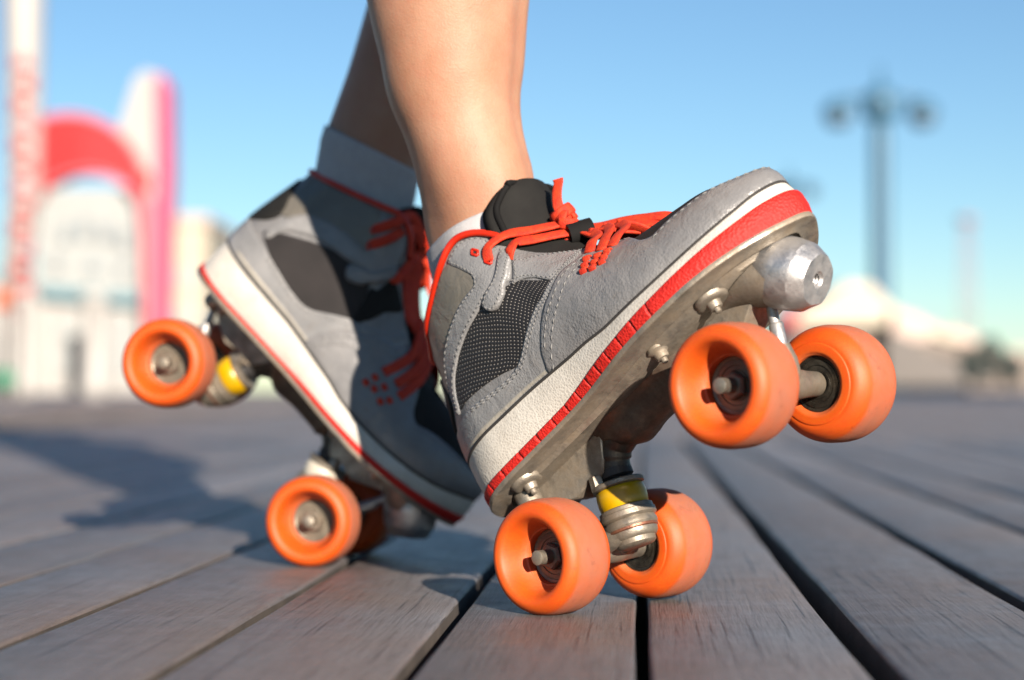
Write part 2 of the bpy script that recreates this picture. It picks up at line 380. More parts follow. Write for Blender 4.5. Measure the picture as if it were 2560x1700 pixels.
# arch
def arch(name,cx,cy,ro,ri,a0,a1,mat,par,dep=.5,d=DG,n=40,sq=1.0):
    m=MB(); rows=[]
    for i in range(n+1):
        a=a0+(a1-a0)*i/n; r=[]
        for rr,dd in ((ri,0),(ro,0),(ro,dep),(ri,dep)):
            p=gp(cx+math.cos(a)*rr*sq,cy-math.sin(a)*rr,d); r.append((p.x,d+dd,p.z))
        rows.append(r)
    m.grid(rows,closev=True); m.cap(rows[0]); m.cap(rows[-1]); return gobj(name,m,mat,par,smooth=False)
def slab(name,poly,d,dep,mat,par):
    m=MB(); a=[(gp(x,y,d).x,d,gp(x,y,d).z) for x,y in poly]; b_=[(p[0],d+dep,p[2]) for p in a]
    m.grid([a,b_],closev=True); m.cap(a); m.cap(b_); return gobj(name,m,mat,par,smooth=False)
def arcpts(cx,cy,r,a0,a1,n=18): return [(cx+math.cos(math.radians(a0+(a1-a0)*i/n))*r,cy-math.sin(math.radians(a0+(a1-a0)*i/n))*r) for i in range(n+1)]
OUT=arcpts(165,478,190,125,8); INN=arcpts(214,572,153,14,128)
ar=slab('arch',OUT+[(372,560)]+INN+[(95,500)],DG,.5,'p_red',gate)
for i in range(6):
    x=120+i*15; slab('rib',[(x,306),(x+4,306),(x+4,440-i*4),(x,440-i*4)],DG-.06,.04,'p_darkred',ar)
slab('arch_trim',arcpts(165,478,198,125,8)+list(reversed(arcpts(165,478,190,125,8))),DG-.05,.6,'p_pink',gate)
slab('arch_trim',arcpts(214,572,153,10,128)+list(reversed(arcpts(214,572,146,10,128))),DG-.05,.6,'p_pink',gate)
slab('fin',[(284,352),(335,190),(362,172),(392,185),(392,400),(388,820),(365,820),(360,640),(345,470),(320,400)],DG+.1,.5,'p_white',gate)
slab('fin_edge',[(388,185),(400,182),(412,205),(418,420),(408,830),(388,830),(393,420)],DG-.1,.8,'p_magenta',gate)
slab('fin_face',[(340,470),(388,500),(388,860),(362,860),(352,600)],DG-.2,.5,'p_pink',gate)
slab('red_roundel',[(352,430),(372,428),(376,460),(354,466)],DG-.24,.04,'p_red',gate)
for x,y,ww,hh in ((150,560,26,40),(196,545,22,50),(246,560,30,38),(296,575,24,44),(130,640,20,30),(215,650,30,26),(290,655,22,28)): slab('panel',[(x,y),(x+ww,y),(x+ww,y+hh),(x,y+hh)],DG+.14,.03,'p_panel',gate)
for x in (118,172,228,284,338): slab('pilaster',[(x,470),(x+6,470),(x+6,710),(x,710)],DG+.15,.05,'p_white',gate)
slab('facade',[(90,470),(360,470),(366,730),(90,730)],DG+.25,.2,'p_grey',gate)
slab('teal_fascia',[(98,712),(362,735),(362,765),(98,745)],DG+.2,.6,'p_teal',gate)
slab('lower_wall',[(-60,700),(104,700),(104,725),(362,745),(362,984),(-60,984)],DG+.42,.4,'p_white',gate)
for x in (150,185,290,320):
    slab('shutter',[(x-12,790),(x+12,790),(x+12,940),(x-12,940)],DG+.36,.06,'p_grey',gate)
slab('base_kerb',[(95,948),(420,948),(420,984),(95,984)],DG+.9,.5,'p_teal',gate)
for x,wd in ((60,36),(236,58)):
    m=MB(); b0=gp(x,976,DG-1.6); m.lathe([(gw(wd)*.62,0),(gw(wd)*.62,.25),(gw(wd)*.5,.35),(gw(wd)*.47,gp(0,760).z-GZ),(gw(wd)*.6,gp(0,745).z-GZ)],(b0.x,DG-1.6,GZ),(0,0,1),24); gobj('column',m,'p_white',gate)
bd=thing('building','beige flat-roofed building far behind the red gateway','building',(px(470,976,60).x,60,-.02))
m=MB(); a=px(415,560,60); b0=px(515,565,60); m.box((a.x,60,-.02),(b0.x,66,a.z)); gobj('wall',m,'p_cream',bd,smooth=False)
m=MB(); m.box((a.x-.1,59.9,a.z),(b0.x+.1,66.1,a.z+.3)); gobj('roof_edge',m,'p_blush',bd,smooth=False)
for i in range(2):
    for j in range(3):
        m=MB(); x=a.x+.2+i*.62; z=1.0+j*1.3; m.box((x,59.92,z),(x+.35,60.05,z+.7)); gobj('window',m,'p_grey',bd,smooth=False)
# ---------------------------------------------------------------- background, right: lamps, pavilion, thin tower
def lamp(d,x,ytop,k,label):
    z0=-.03; base=px(x,976,d); t=thing('street_lamp',label,'street lamp',(base.x,d,z0)); S_=(px(0,ytop,d).z-z0)
    u=gw(1,d)*k
    m=MB(); m.lathe([(u*44,0),(u*44,S_*.03),(u*34,S_*.06),(u*27,S_*.12),(u*23,S_*.2),(u*21,S_*.8),(u*19,S_*.965)],(0,0,0),(0,0,1),20); m.build('pole',M['p_lamp'],t)
    m=MB(); h=S_-u*20
    m.lathe([(u*19,-u*58),(u*38,-u*48),(u*40,-u*4),(u*26,u*10),(u*8,u*20),(u*4,u*60),(u*.5,u*66)],(0,0,h),(0,0,1),16); m.build('finial',M['p_lamp'],t)
    for s in (-1,1):
        m=MB(); m.tube([(0,0,h-u*30),(s*u*40,0,h-u*5),(s*u*75,0,h-u*8),(s*u*90,0,h-u*22)],u*7,8); ar_=m.build('arm',M['p_lamp'],t)
        m=MB(); m.lathe([(u*4,u*16),(u*26,u*4),(u*33,-u*12),(u*33,-u*22)],(s*u*92,0,h-u*22),(0,0,1),16); hd=m.build('lantern',M['p_lamp'],t)
        m=MB(); m.lathe([(u*30,-u*22),(u*28,-u*36),(u*20,-u*46),(u*2,-u*50)],(s*u*92,0,h-u*22),(0,0,1),16); m.build('globe',M['p_glass'],hd)
    return t
lamp(66,2205,212,1.15,'tall blue-green street lamp with two hanging lanterns against the sky, the nearer one')
lamp(95,1975,440,.6,'distant street lamp half hidden behind the raised toe of the front skate')
dp=55
pav=thing('pavilion','cream boardwalk pavilion with a sloping roof beyond the orange wheels','building',(px(2200,976,dp).x,dp,-.03))
def ps(name,poly,d,dep,mat): 
    return slab(name,poly,d,dep,mat,pav)
ps('wall',[(1985,800),(2230,800),(2400,860),(2400,978),(1985,978)],dp+1.0,5,'p_blush')
ps('roof',[(1985,790),(2060,748),(2120,705),(2180,708),(2235,768),(2390,835),(2400,858),(2240,812),(1985,815)],dp,7,'p_cream')
ps('gable',[(2235,775),(2300,790),(2330,850),(2235,850)],dp-.4,1,'p_blush')
ps('lower_roof',[(2370,815),(2440,840),(2450,866),(2370,850)],dp+.5,3,'p_blush')
ps('awning',[(2215,838),(2250,832),(2330,876),(2440,920),(2440,965),(2215,965)],dp-.8,.8,'p_dark')
ps('brown_wing',[(2230,825),(2400,862),(2560,885),(2700,890),(2700,978),(2230,978)],dp-.2,3,'p_brown')
for x in (2270,2330,2390,2450,2510): ps('stall_opening',[(x,895),(x+38,900),(x+38,960),(x,960)],dp-.35,.2,'p_dark')
for x,c_ in ((2250,'p_cream'),(2300,'p_blush'),(2365,'p_brown'),(2420,'p_cream'),(2480,'p_brown'),(2535,'p_blush')): ps('shop_front',[(x,870),(x+30,872),(x+30,892),(x,890)],dp-.5,.3,c_)
for x in (2000,2060,2120,2180): ps('window',[(x,850),(x+34,850),(x+34,930),(x,930)],dp+.9,.2,'p_dark')
ps('red_sign',[(1962,795),(1990,760),(1998,800),(1985,830)],dp-.3,.4,'p_red')
def dtree(x,ytop,wd,seed,label):
    random.seed(seed); d=48; b0=px(x,976,d); t=thing('tree',label,'tree',(b0.x,d,-.03),'trees beside the pavilion'); H=px(0,ytop,d).z+.03
    m=MB(); m.tube([(0,0,0),(.03,0,H*.4),(0,0,H*.75)],[.07,.05,.02],8); m.build('trunk',M['bark'],t)
    m=MB(); r=gw(wd,d)/2
    for i in range(420):
        a=random.uniform(0,2*PI); q=random.random()**.5; zz=random.uniform(-1,1); k=math.sqrt(1-zz*zz)*q
        p=Vector((math.cos(a)*k*r,math.sin(a)*k*r*.8,H*.66+zz*H*.34)); n=Vector([random.uniform(-1,1) for _ in range(3)]).normalized(); u=n.orthogonal().normalized()*.07; v=n.cross(u)
        m.add([p-u,p-v*.6,p+u,p+v*.6],[(0,1,2,3)])
    m.build('crown',M['leaf'],t,smooth=False,fix=False)
M['bark']=basic('bark',(.08,.06,.045),(.13,.10,.08),scale=20,rough=.9,bstr=0); M['leaf']=basic('dark_foliage',(.04,.075,.075),(.07,.11,.10),scale=2,rough=.6,bstr=0)
for a in [(2425,868,60,3,'leftmost dark green tree beside the pavilion'),(2475,842,70,4,'tallest dark green tree between two lower ones'),(2530,885,56,5,'dark green tree at the right edge of the view')]: dtree(*a)
M['p_steel']=paint('pale_mauve_steel',(.55,.42,.48))
tw=thing('drop_tower','thin pale pink steel tower far off to the right of the lamp','tower',(px(2420,976,160).x,160,-.03))
m=MB(); hh=px(0,560,160).z
for sx in (-1,1):
    for sy in (-1,1): m.tube([(sx*.75,sy*.75,0),(sx*.35,sy*.35,hh)],.06,6)
for k in range(12):
    z=hh*k/12; z2=hh*(k+1)/12; w1=.75-.4*k/12; w2=.75-.4*(k+1)/12
    m.tube([(-w1,-w1,z),(w2,-w2,z2)],.03,5); m.tube([(w1,-w1,z),(-w2,-w2,z2)],.03,5)
m.build('lattice',M['p_steel'],tw)
m=MB(); m.lathe([(.3,0),(.9,.3),(.9,.5),(.3,.8)],(0,0,hh),(0,0,1),16); m.build('head',M['p_steel'],tw)

def small(name,label,cat,x,y0,y1,w_,d,mat,mat2):
    c=px(x,976,d); z0=-.02; t=thing(name,label,cat,(c.x,d,z0)); h=px(0,y0,d).z-z0; lo=px(0,y1,d).z-z0; r=gw(w_,d)/2
    m=MB(); m.box((-r,-.15,max(lo,.0)),(r,.15,h),bev=.03); m.build('body',M[mat],t,smooth=False)
    m=MB()
    for sx in (-.7,.7): m.box((sx*r-.04,-.04,0),(sx*r+.04,.04,max(lo,.02)))
    m.build('frame',M[mat2],t,smooth=False)
M['p_green']=paint('green_paint',(.06,.35,.20)); M['p_orange']=paint('orange_paint',(.75,.20,.08))
small('sign','orange-red sign board on posts at the far left beside the white pylon','sign',8,722,772,34,27,'p_orange','p_white')
small('litter_bin','green litter bin standing at the foot of the white pylon','litter bin',14,925,968,44,24,'p_green','p_dark')
# ---------------------------------------------------------------- shoe upper surface: S(U,t), U 0 heel .. 1 toe on the side facing the camera, mirrored past 1 and below 0
# shoe upper keys: base, control 1, control 2, top (mm; y = half width)
KEYS=[
((-44,0,84),(-47,0,105),(-37.5,0,136),(-35.5,0,156)),
((-39,19,84),(-42,16,105),(-34.5,9,136),(-33.5,9,157)),
((-25,33,83),(-29,29,105),(-25,18,135),(-24,17,160)),
((-6,40,82),(-8,39,105),(-11,30,140),(-10,28,165)),
((18,41,81),(17,43,105),(11,37,150),(9,34,172)),
((40,41,80),(40,44,105),(30,41,155),(27,37,179)),
((58,42,78),(57,45,105),(46,41,155),(43,34,184)),
((74,43,76),(72,45,100),(62,38,148),(58,29,175)),
((90,45,74),(88,47,95),(77,38,135),(73,25,152)),
((106,47,71),(104,49,91),(95,38,121),(90,21,137)),
((124,48,70),(122,49,88),(113,38,110),(108,18,125)),
((142,46,70),(141,47,86),(128,36,106),(126,14,115)),
((160,42,71),(159,43,87),(146,28,109),(142,5,113)),
((176,36,73),(176,37,88),(160,22,110),(156,0,111)),
((190,27,76),(192,28,91),(175,17,108),(168,0,108)),
((202,15,80),(205,16,91),(188,9,103),(180,0,104)),
((209,0,82),(212,0,91),(203,0,100),(189,0,100)),
]
N=len(KEYS)-1
def _key(i):
    s=1
    if i<0: i=-i; s=-1
    if i>N: i=2*N-i; s=-s
    return [(p[0],p[1]*s,p[2]) for p in KEYS[i]]
def cr(a,b,c,d,t):
    return .5*((2*b)+(-a+c)*t+(2*a-5*b+4*c-d)*t*t+(-a+3*b-3*c+d)*t*t*t)
def ctl(u):
    """u in [0,1] heel centre to toe centre"""
    x=u*N; i=min(int(math.floor(x)),N-1); t=x-i
    k=[_key(i+j) for j in (-1,0,1,2)]
    return [tuple(cr(k[0][m][c],k[1][m][c],k[2][m][c],k[3][m][c],t) for c in range(3)) for m in range(4)]
def bez(P,t):
    s=1-t
    return tuple(s*s*s*P[0][c]+3*s*s*t*P[1][c]+3*s*t*t*P[2][c]+t*t*t*P[3][c] for c in range(3))
def S(U,t):
    """U in [-1..2]: 0 heel, 1 toe; near side (y<0) for 0<U<1, mirrored beyond"""
    sg=-1
    if U<0: U=-U; sg=1
    if U>1: U=2-U; sg=-sg
    p=bez(ctl(U),t)
    return (p[0]/1000,sg*p[1]/1000,p[2]/1000)

def SV(U,t): return Vector(S(U,t))
def SN(U,t):
    t=min(max(t,.002),.998); e=.004
    a=SV(U+e,t)-SV(U-e,t); b=SV(U,min(t+e,1))-SV(U,max(t-e,0)); n=a.cross(b)
    if n.length<1e-12: n=Vector((0,0,1))
    n.normalize()
    # outward: away from the foot's inner axis
    p=SV(U,t); ax=Vector((min(max(p.x,-.01),.17),0,.085+.02*(p.x<.06)))
    if n.dot(p-ax)<0: n=-n
    return n
def surf_pt(U,t,off): 
    return SV(U,t)+SN(U,t)*off
def scale_at(U,t):
    e=.01
    return (SV(U+e,t)-SV(U-e,t)).length/(2*e),(SV(U,min(1,t+e))-SV(U,max(0,t-e))).length/(min(1,t+e)-max(0,t-e))
def resample(P,step):
    out=[];n=len(P)
    for i in range(n):
        a,b=P[i],P[(i+1)%n]; L=(b-a).length; k=max(1,int(round(L/step)))
        out+=[a.lerp(b,j/k) for j in range(k)]
    return out
def round_poly(P,step,corner=()):
    """closed smooth curve through 2D points, corners kept where listed"""
    n=len(P); Q=[]
    for i in range(n):
        a,b,c,d=P[i-1],P[i],P[(i+1)%n],P[(i+2)%n]
        if i in corner: a=b+(b-c)*.3
        if (i+1)%n in corner: d=c+(c-b)*.3
        L=(c-b).length; k=max(1,int(L/step))
        for j in range(k):
            t=j/k; Q.append(.5*((2*b)+(c-a)*t+(2*a-5*b+4*c-d)*t*t+(3*b-a-3*c+d)*t**3))
    return Q
def area2(P): return sum(P[i].x*P[(i+1)%len(P)].y-P[(i+1)%len(P)].x*P[i].y for i in range(len(P)))/2
def inset(P,d):
    s=1 if area2(P)>0 else -1; n=len(P); out=[]
    for i in range(n):
        t=(P[(i+1)%n]-P[i-1]).normalized(); out.append(P[i]+Vector((-t.y,t.x))*d*s)
    return out
def patch(name,poly,off,thick,mat,parent,corner=(),step=.0018,fill=.0028,stitch=None,mirror=True,rnd=.0009,clampt=True):
    """a raised panel of leather on the upper; poly in (U,t). returns stitches' builder input"""
    cu=sum(p[0] for p in poly)/len(poly); ct=sum(p[1] for p in poly)/len(poly)
    su,st=scale_at(cu,min(max(ct,.1),.9))
    P=[Vector((u*su,t*st)) for u,t in poly]
    P=round_poly(P,step,corner); 
    I1=inset(P,rnd*.35); I2=inset(P,rnd)
    xs=[p.x for p in P]; ys=[p.y for p in P]
    pts=list(P)+list(I1)+list(I2); n=len(P)
    # inner filling points
    def inside(q,R):
        c=False
        for i in range(len(R)):
            a,b=R[i-1],R[i]
            if (a.y>q.y)!=(b.y>q.y) and q.x<(b.x-a.x)*(q.y-a.y)/(b.y-a.y)+a.x: c=not c
        return c
    I3=inset(P,rnd+fill*.45)
    y=min(ys); row=0
    while y<max(ys):
        x=min(xs)+(fill/2 if row%2 else 0)
        while x<max(xs):
            q=Vector((x,y))
            if inside(q,I3) and min((q-r).length_squared for r in I2)>(fill*.45)**2: pts.append(q)
            x+=fill
        y+=fill*.87; row+=1
    edges=[(i,(i+1)%n) for i in range(n)]
    V2,E2,F2,_,_,_=delaunay_2d_cdt(pts,edges,[],1,1e-7)
    outline=P
    obs=[]
    def ht(q):
        d=min((q-r).length for r in P)
        k=max(0,1-d/rnd); return off+thick*math.sqrt(max(0,1-k*k)) if d<rnd else off+thick
    H=[ht(q) for q in V2]
    cl=lambda t:min(max(t,.0),1.0)
    for side in ((1,-1) if mirror else (1,)):
        def ev(q,h):
            U=q.x/su; t=cl(q.y/st)
            if side<0: U=2-U
            return surf_pt(U,t,h)
        V=[ev(q,h) for q,h in zip(V2,H)]; F=[tuple(f) for f in F2]; uv=[(q.x,q.y) for q in V2]
        # skirt
        k=len(V); R=[ev(q,off+.00002) for q in P]; R2=[ev(q,off-.0012) for q in P]; V+=R+R2; uv+=[(q.x,q.y) for q in P]*2
        for i in range(n):
            j=(i+1)%n; F.append((k+i,k+j,k+n+j,k+n+i))
        o=link(name,V,F,mat,parent,True,uvs=uv)
        b=bmesh.new(); b.from_mesh(o.data); bmesh.ops.remove_doubles(b,verts=b.verts,dist=2e-5); bmesh.ops.recalc_face_normals(b,faces=b.faces); b.to_mesh(o.data); b.free()
    if stitch:
        for d,rng in stitch:
            Q=inset(P,d)
            add_stitches(Q,su,st,off+thick,mirror,rng)
        for k_ in (1,-1):
            if STITCH[k_].v: STITCH[k_].build('stitching',M['thread'],parent); STITCH[k_]=MB()
    return o
STITCH={1:MB(),-1:MB()}
def add_stitches(Q,su,st,h,mirror,rng,ln=.0023,gap=.0010,r=.00040):
    n=len(Q); a,b=rng; idx=list(range(int(a*n),int(b*n)))
    path=[Q[i%n] for i in idx]
    d=0; segs=[]; cur=0; pos=[0]
    for i in range(1,len(path)): pos.append(pos[-1]+(path[i]-path[i-1]).length)
    def at(s):
        lo=0
        for i in range(1,len(pos)):
            if pos[i]>=s:
                k=(s-pos[i-1])/max(1e-9,pos[i]-pos[i-1]); return path[i-1].lerp(path[i],k)
        return path[-1]
    s=0
    while s+ln<pos[-1]:
        p,q=at(s),at(s+ln)
        for side in ((1,-1) if mirror else (1,)):
            def ev(v,hh):
                U=v.x/su; t=min(max(v.y/st,.0),1)
                if side<0: U=2-U
                return surf_pt(U,t,hh)
            A=ev(p,h-.00015); B=ev(q,h-.00015); C=ev(p.lerp(q,.5),h+.00022)
            if (A-B).length<.004: STITCH[side if p.x/su<=1 else -side].tube([A,C,B],[r*.7,r,r*.7],seg=6)
        s+=ln+gap
# ---------------------------------------------------------------- sole
SB_X=[-44,-39,-26,-8,16,38,56,72,88,104,122,140,158,175,191,204,212]
SB_W=[0,20,33,38,38.5,38.5,39,41,44.5,48,50,50,47,40,29,15,0]
SB_Z=[55]*12+[56,57,58,59,60]
def ck(A,u,odd=False):
    x=u*16; i=min(int(x),15); t=x-i
    def g(i):
        if i<0: return -A[-i] if odd else A[-i]
        if i>16: return -A[32-i] if odd else A[32-i]
        return A[i]
    return cr(g(i-1),g(i),g(i+1),g(i+2),t)
def foot(u):
    s=-1
    if u<0: u=-u; s=1
    if u>1: u=2-u; s=1
    return Vector((ck(SB_X,u)/1000,s*max(0,ck(SB_W,u,True))/1000,ck(SB_Z,u)/1000))
def foot_n(u):
    a=foot(u+.004)-foot(u-.004); n=Vector((-a.y,a.x,0)).normalized()
    p=foot(u); q=Vector((min(max(p.x,.0),.165),0,0))
    if n.dot(Vector((p.x,p.y,0))-q)<0: n=-n
    return n
def sole_pt(u,s,off=0):
    a=foot(u); b=SV(u,0); n=foot_n(u)
    toe=max(0,1-abs(u-1)/.25); heel=max(0,1-min(abs(u),abs(2-u))/.2)
    bul=.0018*math.sin(PI*min(s,1))+.0022*s
    return a.lerp(b+Vector((0,0,.0005)),s)+n*(off+bul*(1-.95*heel))
def red_s(u):
    if u>1: u=2-u
    A=[(0,.22),(.11,.23),(.2,.19),(.28,.2),(.37,.22),(.438,.29),(.5,.35),(.567,.42),(.647,.51),(.717,.57),(.784,.61),(.85,.63),(.91,.645),(1,.64)]
    for (a,p),(b,q) in zip(A,A[1:]):
        if u<=b: 
            return p+(q-p)*(u-a)/(b-a)
    return .64
def make_sole(root,redk=1.0):
    NU=240
    us=[2*i/NU for i in range(NU)]
    m=MB()
    rows=[[sole_pt(u,-.0)+Vector((0,0,0)) for u in us]]
    rows=[]
    ctr=Vector((.08,0,.056))
    rows.append([foot(u).lerp(Vector((min(max(foot(u).x,0),.165),0,foot(u).z)),.5) for u in us])
    for s in [0,.03,.1,.2,.3,.4,.5,.6,.7,.8,.86,.92,.96,.985]: rows.append([sole_pt(u,s) for u in us])
    for s,o in ((1.0,-.0007),(1.0,-.0028)): rows.append([sole_pt(u,s,o) for u in us])
    m.grid(rows,closev=True)
    sole=m.build('sole',M['white_rubber'],root)
    # dark seam line and pale rolled lip above it
    m=MB(); m.grid([[sole_pt(u,.975,o)+Vector((0,0,z)) for u in us] for o,z in ((-.0006,-.0012),(.0006,-.0007),(.0005,.0007),(-.002,.0012))],closev=True)
    m.build('seam',M['seam'],sole)
    m=MB(); rows=[]
    for k in range(9):
        a=PI*(-.5+k/8*1.15); rows.append([sole_pt(u,1.0,-.0022+.0019*math.cos(a))+Vector((0,0,.0024+.0021*math.sin(a))) for u in us])
    m.grid(rows,closev=True); m.build('lip',M['lip'],sole)
    # red tread band, cut into blocks from the heel to the arch
    m=MB()
    du=.043; NR=900; rows=[]
    for i in range(NR):
        u=2*i/NR; uu=u if u<=1 else 2-u
        top=red_s(u)*redk; blk=(uu/du+.5)%1; d=min(blk,1-blk)*du*.33
        g=min(1,max(0,(d-.00035)/.0007)) if uu<.69 else 1
        g=math.sqrt(g) if g>0 else 0
        o=.00025+.0011*g
        dz=-.05*(1-g)
        ring=[(-.02,-.001),(-.01,o*.8),(.03,o),(top*.5,o*1.1),(top-.07,o*1.1),(top-.03,o*.95),(top-.005,o*.5),(top+.004,-.0006)]
        rows.append([sole_pt(u,s,oo) for s,oo in ring])
    m.grid(rows,closeu=True); m.build('red_tread',M['red_rubber'],sole)
    return sole
# ---------------------------------------------------------------- base plate with its ribs, bosses and bolts
def frac(u,f,z,ex=0):
    p=foot(u); a=Vector((min(max(p.x,-.004),.172),0,0)); n=foot_n(u)
    q=p.lerp(Vector((a.x,0,p.z)),f)+n*ex; q.z=z; return q
def make_plate(root):
    NU=160; us=[2*i/NU for i in range(NU)]
    m=MB()
    dz=lambda u:foot(u).z-.055
    L=[(0.5,.0545,0),(0,.0556,.0004),(0,.0552,.0016),(0,.0535,.0019),(0,.0524,.0013),(.03,.0520,0),(.20,.0524,0),(.235,.0512,0),(.26,.0512,0),(.285,.0535,0),(.34,.0530,0),(.40,.0500,0),(.7,.0497,0),(.97,.0495,0)]
    rows=[[frac(u,f,z+dz(u),e) for u in us] for f,z,e in L]
    m.grid(rows,closev=True); m.cap(rows[-1]); m.cap(rows[0])
    plate=m.build('base_plate',M['alu'],root); sharp(plate,50)
    # central spine: hollow beam with rounded lower edge
    sp=[]
    for x,zb,wd in [(.040,.043,.009),(.047,.037,.0115),(.056,.0325,.0128),(.065,.0325,.0125),(.075,.0335,.0115),(.095,.033,.012),(.1,.0325,.0125),(.107,.037,.0115),(.112,.043,.009)]:
        ring=[(x,-wd-.004,.0500),(x,-wd-.001,.047),(x,-wd,.043),(x,-wd+.0015,zb+.003),(x,-wd+.005,zb),(x,0,zb-.0008),(x,wd-.005,zb),(x,wd-.0015,zb+.003),(x,wd,.043),(x,wd+.001,.047),(x,wd+.004,.0500)]
        sp.append(ring)
    sp2=[]
    cols=[crpath([Vector(r[j]) for r in sp],5) for j in range(11)]
    sp2=[[cols[j][i] for j in range(11)] for i in range(len(cols[0]))]
    m=MB(); m.grid(sp2); m.cap(sp2[0]); m.cap(sp2[-1]); s_=m.build('spine',M['alu_shaded'],plate); sharp(s_,60)
    # heel and toe mounting webs
    for sgn,x0 in ((1,0.),(-1,.149)):
        m=MB()
        X=lambda x:x0+sgn*x
        rows=[]
        for y,f in ((-.0105,0),(-.0095,1),(.0095,1),(.0105,0)):
            prof=[(-.030,.0503),(-.0265,.0480),(-.022,.0440),(-.012,.0405),(-.002,.0345),(.008,.0300),(.014,.0315),(.020,.0330),(.026,.0300),(.031,.0310),(.036,.0370),(.044,.0503)]
            rows.append([(X(x*1.0+ (0.0006 if f else 0)),y,z-(0.0008 if f else 0)) for x,z in prof])
        top=[[(p[0],p[1],.0505) for p in rows[0]],[(p[0],p[1],.0505) for p in rows[-1]]]
        m.grid([top[0]]+rows+[top[1]]); w_=m.build('truck_mount',M['alu'],plate); sharp(w_,40)
        m=MB()   # round ears beside the pivot socket
        for y in ((-.017,.017) if sgn>0 else ()):
            m.lathe([(.0075,.012),(.0075,.004),(.0068,.0015),(.005,0)],(X(-.016),y,.0405),(0,0,1),20)
        m.lathe([(.0078,.014),(.0078,.003),(.0068,.0005),(.005,-.0005)],(X(-.0195),0,.0405),(0,0,1),24)
        m.build('pivot_socket',M['steel'],w_,autosm=40)
    for x,y in ((.153,-.0245),(.153,.0245),(.112,-.0265),(.112,.0265),(-.006,-.0235),(-.006,.0235)):
        m=MB()
        m.lathe([(.0066,.003),(.0064,.0014),(.0048,.0004),(.0040,-.0004),(.0038,-.0024),(.0033,-.0034),(.0019,-.0036),(.0018,-.0056),(.0010,-.0061)],(x,y,.0492),(0,0,1),20)
        m.build('bolt',M['alu'],plate,autosm=40)
    # toe stop boss
    a=Vector((.64,0,-.77)).normalized(); c=Vector((.1965,0,.0295))
    m=MB(); seg=44; rows=[]
    u=Vector((0,1,0)); w2=a.cross(u)
    prof=[(.0020,-.0400),(.0100,-.0370),(.0150,-.0320),(.0180,-.0265),(.0190,-.0215),(.0190,-.017),(.0184,-.012),(.0178,-.0075),(.0172,-.0062),(.0139,-.0006),(.0132,.0000),(.0070,.0002),(.0044,.0001),(.0036,-.0012)]
    for r,h_ in prof:
        ring=[]
        for i in range(seg):
            t=2*PI*i/seg; rr=r
            if h_<-.015: rr=r*(1+.06*abs(math.cos(t))**2)
            if -.007<h_<.0001:
                q=2*PI/9; tt=(t+.3)%q-q/2; rr=r*(math.cos(q/2)/math.cos(tt))*.5+r*.5+.0002*math.sin(5*t)
            ring.append(c+a*h_+(u*math.cos(t)+w2*math.sin(t))*rr)
        rows.append(ring)
    for k in range(9):  # threaded hole
        h_=-.0014-.0009*k; rows.append([c+a*h_+(u*math.cos(2*PI*i/seg)+w2*math.sin(2*PI*i/seg))*(.0036 if k%2 else .0030) for i in range(seg)])
    m.grid(rows,closev=True); m.cap(rows[-1]); ts=m.build('toe_stop_boss',M['alu_bright'],plate); sharp(ts,28)
    # fairing that lets the boss grow out of the plate, and cast pads under the bolts
    m=MB(); rows=[]
    for x,w_,d in ((.138,.006,.0005),(.148,.0105,.0035),(.158,.0145,.0085),(.167,.0170,.0145),(.175,.0182,.0205),(.182,.0180,.0245)):
        rows.append([(x,w_*1.25*math.cos(t)*(1-.25*math.sin(t)),.0505-d*math.sin(t)**.8) for t in [PI*i/20 for i in range(21)]])
    R2=[crpath([Vector(r[j]) for r in rows],4) for j in range(21)]
    m.grid([[R2[j][i] for j in range(21)] for i in range(len(R2[0]))]); m.build('nose_fairing',M['alu'],plate)
    m=MB()
    for x in (.153,-.006):
        for y in (-.0245,.0245):
            k=MB(); k.lathe([(.0098,.002),(.0094,.0004),(.0086,-.0004),(.0078,-.0008),(.0062,-.0009)],(x,y*(1.08 if x==.112 else 1),.0500),(0,0,1),28); k.build('bolt_pad',M['alu'],plate,autosm=40)
    return plate
